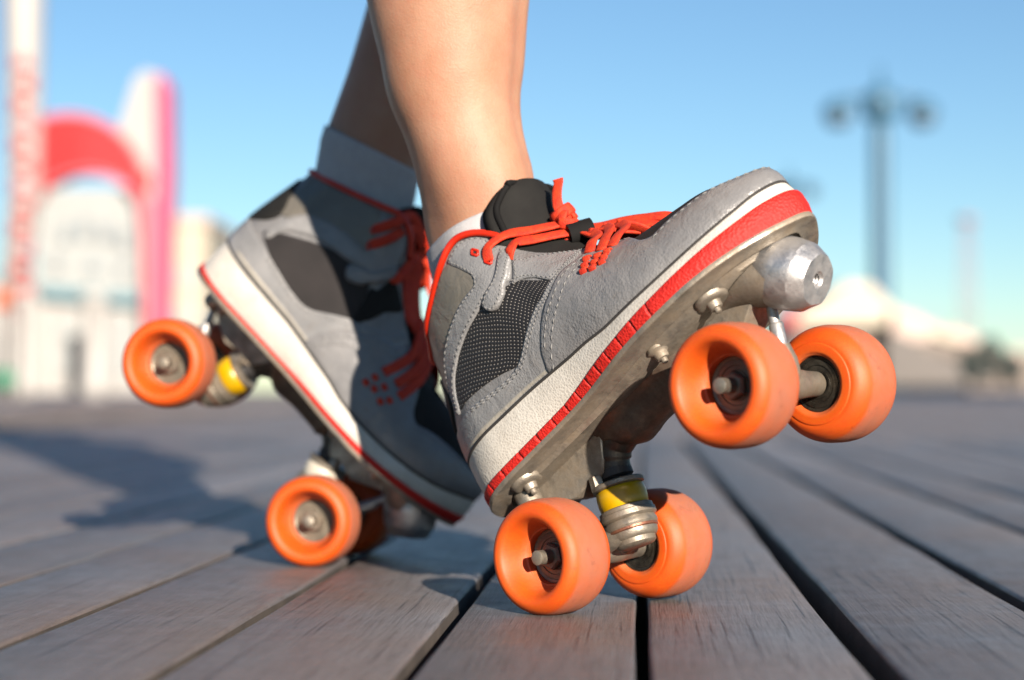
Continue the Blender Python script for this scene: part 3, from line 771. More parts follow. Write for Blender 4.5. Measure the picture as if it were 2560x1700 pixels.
# ---------------------------------------------------------------- trucks and wheels
TRK=.0892; WW=.0372
def make_truck(root,x0,sgn,cush='yellow'):
    def T(p): return Vector((x0+sgn*p[0],p[1],p[2]))
    def D(p): return Vector((sgn*p[0],p[1],p[2]))
    m=MB()
    m.lathe([(.0030,-.058),(.0039,-.0575),(.0039,-.028),(.0066,-.0275),(.0070,-.018),(.0078,-.009),(.0080,.009),(.0070,.018),(.0066,.0275),(.0039,.028),(.0039,.0575),(.0030,.058)],T((0,0,0)),(0,1,0),28)
    # yoke from the axle to the ring round the kingpin
    A=D((-.27,0,-.96)).normalized(); K=T((.0255,0,.011))
    for y in (-.009,.009):
        m.tube([T((0,y,0)),T((.010,y*1.1,-.001)),T((.020,y*.9,-.003))],[.0068,.0062,.0058],16)
    m.tube([T((0,0,0)),T((-.006,0,.004)),T((-.0085,0,.009)),T((-.0100,0,.0165))],[.0072,.0060,.0052,.0044],16)
    tr=m.build('truck',M['steel'],root); sharp(tr,40)
    m=MB(); m.tube(crpath([T((.064,0,.0430)),T((.052,0,.0440)),T((.0410,0,.0415)),T((.0350,0,.0355)),T((.0322,0,.0290))],6),[.0105]*6+[.0102]*6+[.0098]*6+[.0088]*7,24)
    o=m.build('kingpin_arm',M['dark_metal'],tr); 
    m=MB(); c=T((.0318,0,.0290))
    m.lathe([(.0080,-.003),(.0092,-.0022),(.0094,.0022),(.0084,.0030),(.0076,.0036),(.0080,.0046),(.0082,.0085),(.0070,.0098)],c,D((-.27,0,-.96)),28)
    m.build('rubber_boot',M['black_rubber'],tr,autosm=40)
    m=MB(); m.lathe([(.0136,-.0006),(.0146,.0002),(.0146,.0022),(.0132,.0030)],K+A*-.0135,A,40)
    m.lathe([(.0060,-.006),(.0078,-.004),(.0078,0)],K+A*-.0130,A,6)
    m.build('washer',M['steel'],tr,autosm=40)
    nutc=K+A*-.0165+Vector((-.0065*sgn,-.0085,0)); m=MB(); m.lathe([(.0030,-.0058),(.0044,-.0048),(.0046,.003)],nutc,A,6); m.build('nut',M['steel'],tr,smooth=False)
    m=MB(); m.lathe([(.0122,-.0108),(.0134,-.0100),(.0140,-.006),(.0140,-.003),(.0134,.0010),(.0122,.002)],K,A,40); m.build('cushion',M[cush],tr,autosm=50)
    m=MB(); m.lathe([(.0140,.0010),(.0150,.0016),(.0152,.0036),(.0158,.0040),(.0160,.0068),(.0152,.0078),(.0142,.0082),(.0150,.0096),(.0152,.0116),(.0146,.0128),(.0136,.0132),(.0140,.0146),(.0136,.0170),(.0124,.0186),(.0114,.0190),(.0112,.0215),(.0100,.0226),(.0070,.0232),(.0050,.0234)],K,A,44); m.build('cushion_cup',M['steel'],tr,autosm=32)
    m=MB(); m.lathe([(.0139,0),(.0147,.0006),(.0147,.0018),(.0139,.0024)],K+A*.0123,A,44); m.build('cushion_ring',M['cush_ring'],tr,autosm=50)
    m=MB(); PA=D((-.42,0,.907)); m.lathe([(.0028,.0),(.0028,-.016)],T((-.0205,0,.0425)),PA,16,False)
    m.lathe([(.0029,.001),(.0037,0),(.0039,-.012),(.0030,-.013)],T((-.0142,0,.0275)),PA,20); m.build('pivot_pin',M['alu_bright'],tr,autosm=40)
    return tr
def make_wheel(root,x0,side,tilt=0):
    """side -1 near the camera, +1 far; origin at the wheel centre so that the dust band sits on its tread"""
    y=side; h=WW/2
    prof=[(.0146,-.0080),(.0147,-h+.0024),(.0158,-h+.0008),(.0168,-h+.0001),(.0180,-h),(.0210,-h+.0001),(.0216,-h+.0006),(.0236,-h+.0009),(.0262,-h+.0026),(.0287,-h+.0060),(.0302,-h+.0100),(.0309,-h+.0140),(.0310,-.002),(.0310,.003),(.0310,h-.0125),(.0304,h-.0078),(.0290,h-.0038),(.0270,h-.0012),(.0243,h),(.0216,h-.0008),(.0198,h-.0035),(.0182,h-.0075),(.0166,h-.0120),(.0154,h-.0146),(.0146,h-.0160),(.0146,-.0080)]
    # smooth the profile
    pr=crpath([Vector((r,a,0)) for r,a in prof],4)
    seg=96; rows=[[(r.x*math.cos(t),side*r.y,r.x*math.sin(t)) for t in [2*PI*i/seg for i in range(seg)]] for r in pr]
    m=MB(); m.grid(rows,closev=True); wh=m.build('wheel',[M['wheel'],M['wheel_clean']],root)
    for p_ in wh.data.polygons: p_.material_index=1 if side*p_.center.y<-h+.0042 else 0; wh.location=(x0,side*TRK/2,0); wh.rotation_euler=(0,tilt,0)
    for a,s2,nm in ((-h+.0030,-1,'inner'),(-.0010,1,'outer')):
        m=MB()
        d=s2*side
        m.lathe([(.0147,-.004),(.0147,-.0002),(.0141,0),(.0136,-.0004),(.0127,-.0006),(.0124,-.0002),(.0100,-.0001),(.0097,-.0007),(.0078,-.0006),(.0076,-.0001),(.0064,-.0001),(.0060,-.0007),(.0052,-.0006),(.0050,.0003),(.0040,.0002),(.0040,-.003)],(0,side*a,0),(0,d,0),48,False)
        m.build('bearing',M['bearing' if nm=='inner' else 'shield'],wh,autosm=30)
    m=MB(); m.lathe([(.0074,0),(.0074,.0030),(.0064,.0042),(.0044,.0042)],(0,side*-.0008,0),(0,side,0),6)
    o=m.build('axle_nut',M['steel'],wh,smooth=False)
    m=MB(); pr2=[(.0042,.0)]
    for k in range(10): pr2.append((.0042 if k%2 else .0036,.0038+.0005*k))
    pr2+=[(.0036,.0090),(.0022,.0102)]
    m.lathe(pr2,(0,side*-.0070,0),(0,side,0),20); m.build('axle_end',M['steel'],wh,autosm=40)
    return wh
M['cush_ring']=metal('rusty_metal_ring',(.22,.09,.06),(.32,.15,.10),.35,(.12,.06,.03),.6,.7)
M['cream']=basic('cream_rubber_cushion',(.62,.58,.48),(.72,.68,.58),rough=.4,scale=90)
M['shield']=metal('dusty_bearing_shield',(.17,.15,.115),(.27,.245,.195),.4,(.10,.08,.055),.6,.7)
M['alu_shaded']=metal('shaded_cast_aluminium',(.11,.085,.065),(.19,.15,.115),.38,(.07,.045,.03),.8,.75)  # plate's cast metal, darkened: the spine's shade is put into its colour
M['bearing']=metal('greasy_bearing_shield',(.035,.032,.028),(.11,.10,.08),.22,(.02,.017,.012),.5,.85)
# ---------------------------------------------------------------- upper
def make_upper(root,rear=False):
    for k_ in (1,-1): STITCH[k_]=MB()
    NU=224; NT=44
    us=[2*i/NU for i in range(NU)]
    rows=[[SV(u,t/NT) for u in us] for t in range(NT+1)]
    m=MB(); m.grid(rows,closev=True); up=m.build('upper',M['leather'],root)
    # lining of collar and throat, with the thickness of the padded edge
    def seg_us(a,b,n): return [a+(b-a)*i/n for i in range(n+1)]
    UL=seg_us(-.74,.74,150)
    offs=[(1,0),(1,.0004)]
    rows=[]
    def inn(u,t,d):
        p=SV(u,t); n=SN(u,t); n=Vector((n.x,n.y,n.z*.3)).normalized(); return p-n*d
    rows.append([SV(u,1)for u in UL])
    rows.append([inn(u,1,.001)+Vector((0,0,.0012)) for u in UL])
    rows.append([inn(u,1,.003)+Vector((0,0,.0010)) for u in UL])
    for t,d in ((.97,.0045),(.9,.005),(.8,.005),(.65,.005),(.5,.005)): rows.append([inn(u,t,d) for u in UL])
    m=MB(); m.grid(rows); m.build('lining',M['black'],up)
    # panels
    band=[(.329,.95),(.3568,.972),(.3807,.985),(.4065,.985),(.4264,.975),(.4363,.946),(.4462,.895),(.4560,.87),(.4600,.80),(.4540,.74),(.4383,.66),(.4204,.615),(.3648,.59),(.3409,.578),(.3091,.570),(.2833,.569),(.2554,.560),(.2350,.550),(.2217,.536),(.1978,.500),(.1779,.425),(.1700,.345),(.1590,.317),(.1510,.36),(.1520,.43),(.158,.521),(.1760,.61),(.1980,.675),(.2300,.703),(.2713,.707),(.3091,.703),(.3429,.690),(.3560,.705),(.3590,.745),(.3469,.822)]
    # darker padding behind the panels comes first
    patch('heel_tab',[(-.140,.58),(-.132,.47),(-.10,.37),(-.05,.28),(0,.26),(.05,.28),(.10,.37),(.132,.47),(.140,.58),(.10,.73),(.05,.85),(0,.88),(-.05,.85),(-.10,.73)],.0002,.0016,M['black'],up,mirror=False,rnd=.0016)
    patch('ankle_panel',[(.33,.945),(.35,.82),(.366,.73),(.36,.69),(.3429,.675),(.3091,.69),(.2713,.695),(.2376,.695),(.2100,.68),(.185,.62),(.16,.56),(.125,.55),(.109,.62),(.106,.80),(.100,.975),(.16,.99),(.2296,.99),(.2614,.99),(.2872,.985),(.3111,.975)],.0003,.0006,M['ankle'],up)
    if rear:
        patch('mesh_panel',[(.1441,.336),(.160,.40),(.2157,.493),(.2495,.536),(.2872,.566),(.330,.578),(.3608,.575),(.3866,.585),(.42,.60),(.4350,.50),(.4482,.371),(.3846,.228),(.325,.155),(.2753,.154),(.2276,.206),(.1859,.268)],.0001,.0004,M['mesh_dark'],up)
        patch('gusset',[(.4284,.600),(.4482,.65),(.4661,.80),(.50,.93),(.545,.96),(.51,.72),(.488,.56),(.4482,.40),(.436,.50)],.0005,.0008,M['black'],up)
    else: patch('mesh_panel',[(.4403,.612),(.5178,.606),(.488,.479),(.438,.378),(.402,.305),(.3628,.237),(.323,.187),(.2793,.229),(.2336,.276),(.1958,.314),(.1720,.326),(.1700,.394),(.1780,.456),(.1960,.506),(.2256,.551),(.2495,.566),(.2793,.574),(.3091,.578),(.335,.58),(.3568,.58),(.3866,.585),(.4105,.590),(.4284,.600)],.0001,.0004,M['mesh'],up)
    if not rear: patch('eyestay',[(.4661,.815),(.48,.835),(.5138,.925),(.5456,.968),(.5754,.985),(.60,.985),(.61,.95),(.585,.80),(.5417,.656),(.5178,.606),(.488,.640),(.4462,.606),(.4284,.591),(.4482,.676)],.0001,.0011,M['leather_light'],up,stitch=[(.0018,(.0,1))])
    patch('quarter_panel',[(.6172,.985),(.597,.98),(.581,.915),(.5615,.788),(.5317,.645),(.48,.479),(.4403,.402),(.3985,.32),(.3588,.247),(.329,.200),(.300,.178),(.2614,.19),(.2276,.22),(.1859,.258),(.150,.272),(.10,.285),(.05,.295),(0.001,.30),(.001,.0),(.10,.0),(.2,0),(.3,0),(.38,.0),(.40,.139),(.425,.215),(.44,.282),(.478,.386),(.524,.514),(.5675,.68),(.61,.819),(.625,.95)],.0001,.0012,M['leather_light'],up,corner=(17,18,22),stitch=[(.0016,(0,.33)),(.0036,(.02,.33))])
    patch('collar_band',band,.0002,.0014,M['leather_light'],up,stitch=[(.0017,(0,1))])
    vL=[(.3680,.0),(.385,.139),(.4025,.208),(.4253,.282),(.4631,.386),(.509,.514),(.5525,.68),(.595,.819),(.6102,.96)]
    vT=[(.64,.985),(.68,.985),(.694,.96),(.7106,.741),(.7225,.544),(.7404,.462),(.7563,.475),(.7881,.502),(.8298,.508),(.8775,.492),(.9213,.478)]
    near=vL+vT; poly=near+[(1.0,.47)]+[(2-u,t) for u,t in reversed(near)]+[(1.55,0),(1.4,0),(1.2,0),(1.0,0),(.8,0),(.6,0),(.45,0)]
    patch('toe_mesh',[(.700,.99),(.705,.70),(.715,.50),(.74,.42),(.79,.46),(.83,.46),(.88,.44),(.92,.43),(1.0,.42),(1.0,.995),(.9,.995),(.8,.995)],.0001,.0004,M['black'],up,corner=(0,8,9))
    patch('toe_overlay',poly,.0006,.0018,M['leather'],up,mirror=False,corner=(0,8,9,11,31,40),stitch=[(.0016,(.0,.44)),(.0034,(.0,.12)),(.0034,(.31,.43))],fill=.0030)
    patch('lace_strap',[(.4400,.807),(.4500,.85),(.4640,.853),(.4640,.799),(.4363,.66),(.4144,.598),(.3985,.541),(.3667,.494),(.3469,.51),(.3409,.56),(.3588,.591),(.3946,.637),(.4184,.707)],.0016,.0016,M['leather_light'],up,stitch=[(.0014,(0,1))])
    # heel seam reinforcement
    # piping along the collar
    UC=[-.462+.924*i/150 for i in range(151)]
    m=MB(); m.tube([SV(u,1)+SN(u,.985)*(.0003+.0012*min(1,max(0,(abs(u)-.28)/.06)))+Vector((0,0,.0014)) for u in UC],[.0021]*151,10); m.build('collar_piping',M['piping'],up)
    # eyelets: square holes with red rims
    for side in (1,-1):
        for (u,t) in (((.339,.826),(.355,.73)) if rear else ((.3966,.857),(.4125,.776))):
            m=MB(); du,dt=.0078,.030
            cs=[(u-du,t-dt*.2),(u+du*.25,t-dt),(u+du,t+dt*.2),(u-du*.25,t+dt)]
            f=lambda a,b,h:surf_pt(a if side>0 else 2-a,b,h)
            P=crpath([f(a,b,.0018) for a,b in cs],1,True); R=[]
            for i in range(4):
                a,b=P[i],P[(i+1)%4]; R+=[a.lerp(b,.08),a.lerp(b,.5),a.lerp(b,.92)]
            R.append(R[0]); R.append(R[1]); m.tube(R,[.00085]*len(R),8,False); e=m.build('eyelet',M['piping'],up)
            m=MB(); m.cap([f(a,b,.00172) for a,b in cs]); m.build('hole',M['seam'],e,smooth=False)
    return up
# ---------------------------------------------------------------- tongue
def make_tongue(root,pts,hw,wrap,depth):
    """pts: centreline from the toe end to the top (mm)"""
    P=crpath([Vector(p)/1000 for p in pts],8); n=len(P)
    m=MB(); W_=26; rows=[]; rim=[]
    for i,p in enumerate(P):
        f=i/(n-1); a=P[max(0,i-1)]; b=P[min(n-1,i+1)]; tg=(b-a).normalized(); nr=Vector((tg.z,0,-tg.x))
        if nr.x<0: nr=-nr
        k=hw*(.45+.55*min(1,f/.45)); 
        top=max(0,(f-.70)/.30); k*=math.sqrt(max(.0,1-(top**2.2)*.9))
        ring=[]
        for j in range(W_*2):
            s=(j/W_ if j<W_ else 2-j/W_)*2-1; up_=j<W_
            y=s*k; x_=math.sin(min(1.0,abs(s)*k/.028)*1.15); dr=wrap*(abs(y)/.03)**2*.030*(.4+.6*min(1,f/.5))
            q=p+Vector((0,math.copysign(min(abs(y),.5),y)*(1-.18*wrap*min(1,f/.5)*(abs(y)/.03)),0))-nr*dr
            th=depth*(1-abs(s)**4)**.5*(1-top**6*.7)
            q=q+nr*(th*.5 if up_ else -th*.5)
            ring.append(q)
        rows.append(ring)
        rim.append((p,k,nr))
    m.grid(rows,closev=True); m.cap(rows[-1]); m.cap(rows[0])
    tg_=m.build('tongue',M['black'],root)
    # ribbed binding along the tongue's rim
    k0=int(n*.60)
    L=[rows[i][W_-2]+rim[i][2]*.0003 for i in range(k0,n-2)]; R=[rows[i][2]+rim[i][2]*.0003 for i in range(k0,n-2)]
    path=R+list(reversed(L)); path=[p for i,p in enumerate(path) if i==0 or (p-path[i-1]).length>1e-4]
    path=crpath(path,3)
    m=MB(); m.tube(path,[.0019*(1+.05*math.sin(i*2.2)) for i in range(len(path))],10); m.build('binding',M['black_rim'],tg_)
    return tg_
# ---------------------------------------------------------------- laces
def L3(*p): return Vector(p)/1000
def LU(u,t,h=.0035): return surf_pt(u,t,h)
def NU_(u,t): return SN(u,t)
def make_laces(root,rear=False):
    """rear: the other skate's laces, pulled further back round the ankle and running down the middle of the tongue"""
    m=MB()
    def rib(pts,nrm,w=.0048,t=.0017,n=8):
        w*=1.4; t*=1.35
        P=crpath(pts,n); m.ribbon(P,nrm,w,t,12)
    K=(60,-6,176) if rear else (92,-3,161)
    for s in (1,-1):
        U=lambda u:u if s>0 else 2-u
        k=lambda x,y,z:L3(x,y*s,z)
        if rear:
            rib([LU(U(.355),.73,.001),LU(U(.385),.86,.0046),k(50,-27,184),k(60,-15,180),L3(62,-7*1,177)],Vector((.35,-.8*s,.45)))
            rib([LU(U(.339),.826,.001),LU(U(.370),.95,.0046),k(45,-27,190),k(57,-15,184),L3(61,-6,179)],Vector((.35,-.8*s,.45)))
            rib([LU(U(.459),.80,.001),LU(U(.470),.86,.0045),k(66,-22,170),k(66,-14,172),L3(63,-7,174)],Vector((.35,-.8*s,.45)))
        else:
            rib([LU(U(.4125),.776,.001),LU(U(.430),.86,.0042),k(69,-29,167),k(79,-22,162),k(87,-13,159),k(92,-5,158)],Vector((.35,-.8*s,.45)))
            rib([LU(U(.459),.80,.001),LU(U(.470),.86,.0045),k(72,-28,159),k(80,-22,155),k(88,-13,152),k(93,-6,150)],Vector((.35,-.8*s,.45)))
    if rear:
        mids=[([L3(96,4,141),L3(101,-10,139)],),([L3(105,6,136),L3(110,-8,134)],),([L3(114,8,131),L3(119,-6,129)],)]
    else:
        mids=[([L3(101,-4,143),L3(109,-12,133)],),([L3(108,0,141),L3(116,-9,132)],),([L3(116,2,137),L3(124,-7,127)],)]
    rr=[(mids[0][0],(.624,.95),(.6165,.83),[(.6085,.72),(.6010,.635),(.5935,.570)]),
        (mids[1][0],(.6480,.95),(.6400,.81),[(.6310,.705),(.6215,.625),(.6130,.560)]),
        (mids[2][0],(.6720,.95),(.6630,.82),[(.6530,.72),(.6440,.645),(.6360,.585)])]
    if rear: rr=[(mids[0][0],(.630,.92),(.6033,.537),[(.592,.42),(.5814,.313)]),(mids[1][0],(.660,.93),(.647,.606),[(.625,.46),(.6072,.355)]),(mids[2][0],(.685,.90),(.6728,.56),[(.655,.43),(.637,.336)])]
    for s in (1,-1):
        f=lambda u:u if s>0 else 2-u
        for mid,a,b,stubs in rr:
            q=[Vector((p.x,p.y*s if abs(p.y)>.0045 else p.y,p.z)) for p in mid]
            rib(q+[LU(f(a[0]),a[1],.0050),LU(f(b[0]),b[1],.0026)],Vector((.3,-.7*s,.6)),w=.0050)
            for u0,t0 in stubs:
                nn=NU_(f(u0),t0); d=.0042
                rib([LU(f(u0+d*.95),t0+.036,.0020),LU(f(u0+d*.5),t0+.018,.0036),LU(f(u0),t0,.0034),LU(f(u0-d*.4),t0-.016,.0016)],nn,w=.0035,t=.0010,n=3)
    if rear:
        for dy,dx,e in ((-9,0,0),(-4,2,5),(1,3,12),(-13,-3,-4)):
            rib([L3(62+dx*.4,-6+dy*.2,173),L3(69+dx,-5+dy*.6,162),L3(78+dx,-5+dy*.9,151),L3(90+dx,-5+dy,141),L3(101+e,-4+dy*1.1,134+abs(dy)*.1-e*.45)],Vector((.5,-.5,.7)),w=.0050)
        # loose bow loop and end hanging forward of the tongue
        rib([L3(62,-4,177),L3(74,6,184),L3(82,12,178),L3(76,8,170),L3(66,0,172)],Vector((.3,-.9,.2)),w=.0030)
        rib([L3(62,-2,176),L3(72,6,168),L3(82,10,158),L3(96,12,154),L3(104,14,146)],Vector((.3,-.9,.2)),w=.0028)
    else:
        rib([L3(90,2,156),L3(100,8,149),L3(112,13,143),L3(124,15,135),L3(136,17,126),L3(141,22,116)],Vector((.35,-.6,.7)),w=.0060)
        rib([L3(92,-2,152),L3(100,6,146),L3(110,10,140),L3(122,11,133),L3(132,14,124),L3(137,22,115)],Vector((.35,-.6,.7)),w=.0058)
        rib([L3(90,5,151),L3(98,10,144),L3(108,14,136),L3(118,17,127),L3(126,22,118)],Vector((.35,-.6,.7)),w=.0052)
        rib([L3(88,-1,150),L3(97,-3,146),L3(104,-6,138),L3(112,0,134),L3(120,10,127)],Vector((.5,0,.85)),w=.0048)
        rib([L3(88,3,150),L3(98,2,147),L3(108,-2,139),L3(116,-3,132)],Vector((.5,0,.85)),w=.0050)
    lace=m.build('laces',M['red_lace'],root)
    m=MB(); kc=L3(*K)
    def rk(pts,w=.0055,t=.0022,nrm=Vector((.5,-.6,.6))): m.ribbon(crpath([kc+Vector(p)/1000 for p in pts],7),nrm,w,t,12)
    def coil(c,ax,r,rt,turn=1.1,drift=.002,ph=0):
        ax=Vector(ax).normalized(); u=ax.orthogonal().normalized(); v=ax.cross(u); n=30
        P=[kc+Vector(c)/1000+(u*math.cos(ph+2*PI*turn*i/n)+v*math.sin(ph+2*PI*turn*i/n))*r+ax*drift*(i/n-.5) for i in range(n+1)]
        N_=[(p-(kc+Vector(c)/1000)).normalized() for p in P]
        m.ribbon(P,N_,rt*2.3,rt*.9,12)
    coil((0,0,3),(.2,-.3,1),.0060,.0031,1.2,.005,.4)
    coil((1,-1,-3),(.7,.2,.6),.0056,.0029,1.1,.005,2.0)
    coil((-1,1,-1),(0,1,.2),.0054,.0030,1.0,.004,1.2)
    coil((0,-1,1),(.6,-.6,.5),.0036,.0030,1.0,.004,3.0)
    rk([(0,-1,3),(2,-2,9),(5,-1,15),(8,1,20),(9,1,22)],w=.0062,t=.0016)
    rk([(-1,1,3),(-6,2,9),(-9,4,11),(-5,5,7),(0,3,2)],w=.0050,t=.0018)
    rk([(1,-1,-4),(-2,-3,-9),(-4,-5,-13)],w=.0052,t=.0020)
    rk([(2,1,-4),(4,3,-9),(5,4,-12)],w=.0050,t=.0020)
    m.build('knot',M['red_lace'],lace)
    if not rear:
        # black webbing loop that keeps the laces on the tongue
        m=MB(); c=L3(95,-2,149); rows=[]
        ax=Vector((.55,.75,-.1)).normalized(); u=Vector((0,0,1)); u=(u-ax*u.dot(ax)).normalized(); v=ax.cross(u)
        for r,h_ in ((.0054,-.007),(.0062,-.0072),(.0062,.0072),(.0054,.007),(.0054,-.007)):
            rows.append([c+ax*h_+(u*math.cos(t)*1.0+v*math.sin(t)*.95)*r for t in [2*PI*i/28 for i in range(28)]])
        m.grid(rows,closev=True); m.build('lace_keeper',M['black_rim'],lace,autosm=50)
    return lace
def make_skate(label,pos,ypr,tongue):
    root=thing('roller_skate',label,'roller skate',pos,'pair of roller skates')
    yaw,pit,rol=ypr
    root.rotation_euler=(Matrix.Rotation(yaw,3,'Z')@Matrix.Rotation(-pit,3,'Y')@Matrix.Rotation(rol,3,'X')).to_euler()
    return root
RIGHT_POS=(.0517,.9787,.0312); RIGHT_YPR=(-.7452,.6523,.0155)
LEFT_POS=(-.2271,1.2668,.1375); LEFT_YPR=(-.1988,-.7992,0)
def copy_tree(o,parent):
    c=o.copy(); COL.objects.link(c); c.parent=parent
    for ch in list(o.children): copy_tree(ch,c)
    return c
near=make_skate('grey high-top roller skate in the foreground, balanced on its heel wheels with the toe raised',RIGHT_POS,RIGHT_YPR,None)
far=make_skate('grey high-top roller skate standing behind the other on its toe wheels with the heel lifted',LEFT_POS,LEFT_YPR,None)
make_sole(near); make_plate(near); make_upper(near); make_laces(near)
for x0,s in ((0,1),(.149,-1)):
    make_truck(near,x0,s,'yellow' if s>0 else 'cream')
    for sd in (-1,1): make_wheel(near,x0,sd,random.random()*6)
shared=[c for c in near.children if not c.name.startswith(('sole','laces','upper'))]
make_tongue(near,[(140,0,107),(118,0,118),(100,0,131),(88,0,146),(82,0,162),(82.5,0,177),(84,0,187),(85.5,0,197)],.0350,.53,.0052)
for ch in shared: copy_tree(ch,far)
make_sole(far,.55); make_laces(far,True); make_upper(far,True)
make_tongue(far,[(140,0,107),(112,0,119),(90,0,133),(74,0,150),(62,0,166),(54,0,180),(48,0,190),(42,0,198)],.031,.9,.007)
# ---------------------------------------------------------------- person
def ring_tube(m,st,seg=40,rot=0,ridge=None,sub=6):
    """st: (centre, radius across, radius in depth, tilt axis)"""
    C=crpath([s[0] for s in st],sub); A=crpath([Vector((s[1],s[2],0)) for s in st],sub); rows=[]
    for i,c in enumerate(C):
        t=(C[min(i+1,len(C)-1)]-C[max(i-1,0)]).normalized()
        a=Vector((math.cos(rot),math.sin(rot),0)); a=(a-t*a.dot(t)).normalized(); b=t.cross(a)
        row=[]
        for k in range(seg):
            q=2*PI*k/seg; rr=1
            if ridge: rr+=ridge(q,c)
            row.append(c+(a*math.cos(q)*A[i].x+b*math.sin(q)*A[i].y)*rr)
        rows.append(row)
    m.grid(rows,closev=True); m.cap(rows[0]); m.cap(rows[-1])
def w_of(l,r,d): return (r-l)/2/FPX*d
def L2W(ob,p): return ob.matrix_world@Vector(p)
bpy.context.view_layer.update()
def gauss(q,c,w):
    d=math.atan2(math.sin(q-c),math.cos(q-c)); return math.exp(-(d/w)**2)
def anat(q,c):
    "hollow beside the heel tendon, ankle bone, shin crest"
    z=c.z; R_=math.radians
    low=math.exp(-((z-.225)/.045)**2)
    return -.06*low*gauss(q,R_(-112),R_(20))+.045*math.exp(-((z-.195)/.018)**2)*gauss(q,R_(-72),R_(20))+.02*low*gauss(q,R_(-150),R_(18))-.035*(1/(1+math.exp(-(z-.23)/.01)))*gauss(q,R_(20),R_(8))+.02*gauss(q,R_(34),R_(9))
m=MB()
D=1.035
R_ST=[(L2W(near,(.014,0,.095)),.034,.025),(L2W(near,(.018,0,.130)),.035,.0245),(L2W(near,(.022,0,.160)),.0365,.0255)]
for y,l,r,d,kd in [(560,1063,1350,1.034,.74),(500,1053.5,1340,1.033,.80),(451,1045,1332,1.033,.88),(383,1029.5,1315,1.034,.95),(306,1004,1304,1.036,1.02),(214,965,1307,1.038,1.02),(115,944,1314,1.040,1.02),(0,917,1323,1.041,1.03),(-150,893,1336,1.042,1.05),(-400,872,1350,1.045,1.05)]:
    c=px((l+r)/2,y,d); h_=w_of(l,r,d); q_=(.735**2+(.678*kd)**2)**.5; R_ST.append((c,h_/q_,h_*kd/q_))
R_ST+=[(Vector((-.045,1.03,.50)),.054,.056),(Vector((-.045,1.06,.62)),.063,.066),(Vector((-.05,1.09,.78)),.076,.08),(Vector((-.05,1.11,.88)),.08,.088)]
ring_tube(m,R_ST,seg=72,rot=-.745,ridge=anat,sub=8); LEG_A=(list(m.v),list(m.f)); a_=len(m.v); f_=len(m.f)
# shin line and ankle bone
LST=[(L2W(far,(.020,0,.100)),.027,.030),(L2W(far,(.012,0,.140)),.031,.031)]
for (cx,cy,wd) in [(900,520,244),(914,443,246),(928,383,250),(958,303,254),(993,208,258),(1038,63,264),(1085,-80,285),(1120,-260,330)]:
    d=1.25; c=px(cx,cy,d); h_=wd/2/FPX*d; LST.append((c,h_,h_*1.02))
LST+=[(Vector((.030,1.20,.56)),.056,.06),(Vector((.045,1.19,.68)),.066,.07),(Vector((.055,1.16,.80)),.076,.082),(Vector((.06,1.14,.88)),.082,.088)]
ring_tube(m,LST,seg=48); LEG_B=(m.v[a_:],[tuple(i-a_ for i in q) for q in m.f[f_:]])
ring_tube(m,[(Vector((.003,1.12,.84)),.115,.09),(Vector((.003,1.12,.90)),.165,.115),(Vector((.003,1.12,.98)),.16,.11),(Vector((.0,1.11,1.08)),.125,.09),(Vector((-.01,1.09,1.2)),.14,.10),(Vector((-.015,1.08,1.32)),.17,.10),(Vector((-.015,1.08,1.40)),.13,.08),(Vector((-.015,1.08,1.44)),.055,.055),(Vector((-.015,1.07,1.50)),.055,.058),(Vector((-.015,1.06,1.56)),.075,.09),(Vector((-.015,1.06,1.63)),.076,.09),(Vector((-.015,1.06,1.69)),.03,.04)],seg=48)
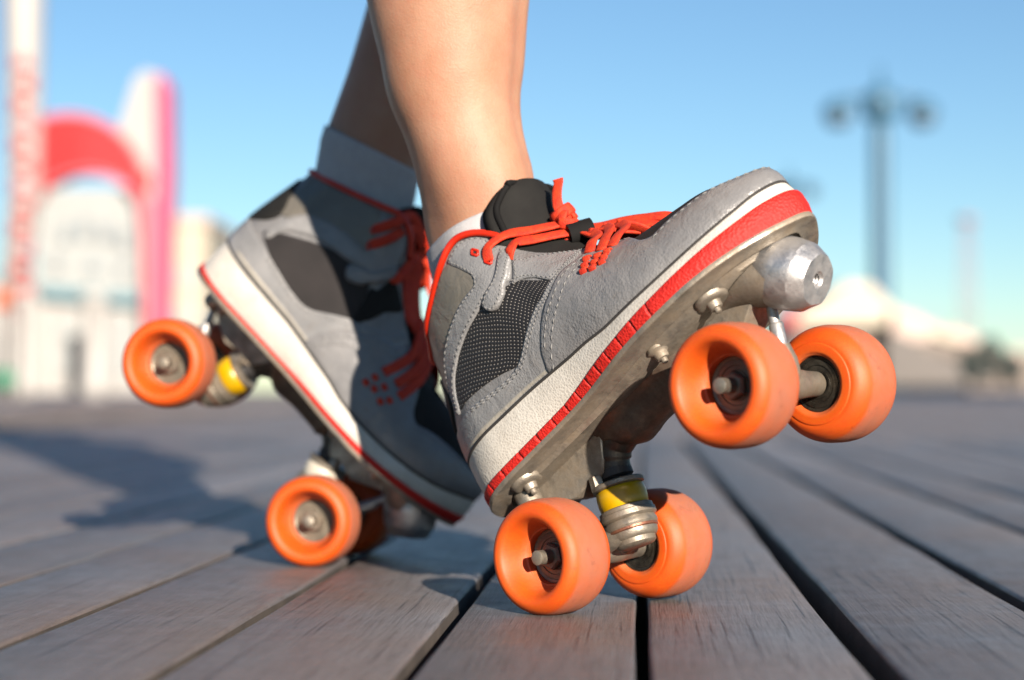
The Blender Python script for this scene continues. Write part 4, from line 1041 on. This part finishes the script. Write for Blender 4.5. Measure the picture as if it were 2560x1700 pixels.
for s in (-1,1):
    ring_tube(m,[(Vector((-.015+s*.14,1.08,1.38)),.05,.05),(Vector((-.015+s*.22,1.08,1.30)),.042,.045),(Vector((-.015+s*.33,1.06,1.14)),.036,.038),(Vector((-.015+s*.44,1.02,1.02)),.028,.03),(Vector((-.015+s*.52,.98,.96)),.02,.035)],seg=24)
person=m.build('person',M['skin'],fix=True)
rm=person.modifiers.new('join','REMESH'); rm.mode='VOXEL'; rm.voxel_size=.0027; rm.use_smooth_shade=True
sm=person.modifiers.new('smooth','SMOOTH'); sm.factor=.5; sm.iterations=4
tag(person,'bare-legged skater seen from the calves down, one leg crossed behind the other','person')

from mathutils.bvhtree import BVHTree
def sock(leg,st,root,zlo,ztop,slope,label,bulge=.0016):
    """knitted sock: rings in the shoe's own planes, pulled on to the leg; ztop and slope in shoe space"""
    bv=BVHTree.FromPolygons([tuple(v) for v in leg[0]],leg[1]); W=root.matrix_world; Wi=W.inverted()
    C=[Wi@s[0] for s in st]
    def cen(z):
        for a,b in zip(C,C[1:]):
            if a.z<=z<=b.z: return a.lerp(b,(z-a.z)/(b.z-a.z))
        return C[0]
    rows=[]; n=34; seg=220
    for i in range(n+4):
        f=min(1,i/(n-1)); ring=[]
        z=zlo+(ztop-zlo)*f; c=cen(z); g=bulge
        if i==n: g=bulge*.75
        if i==n+1: g=bulge*.2
        if i>=n+2: g=-.0006; z-=.003*(i-n-1)
        for k in range(seg):
            q=2*PI*k/seg; d=Vector((math.cos(q),math.sin(q),slope*f*math.cos(q)))
            o=W@(c+Vector((0,0,z-c.z))+d*.085); t=W@(c+Vector((0,0,z-c.z)))
            h=bv.ray_cast(o,(t-o).normalized())
            p=h[0] if h[0] else t+(o-t)*.35
            nn=(o-t).normalized()
            rib=0
            cuff=.0007 if (.80<f and i<n) else 0
            ring.append(p+nn*(g+rib+cuff*math.sin(min(1,(f-.8)/.06)*PI/2) if f>.8 else p*0+nn*0+p+nn*(g+rib)-p) if f>.8 else p+nn*(g+rib))
        rows.append(ring)
    m=MB(); m.grid(rows,closev=True); o=m.build('sock',M['sock'],person); o['label']=label; return o
sock(LEG_A,R_ST,near,.125,.196,-.29,'white sock just showing above the collar of the front skate')
sock(LEG_B,LST,far,.120,.199,.33,'white sock in shade above the collar of the rear skate')
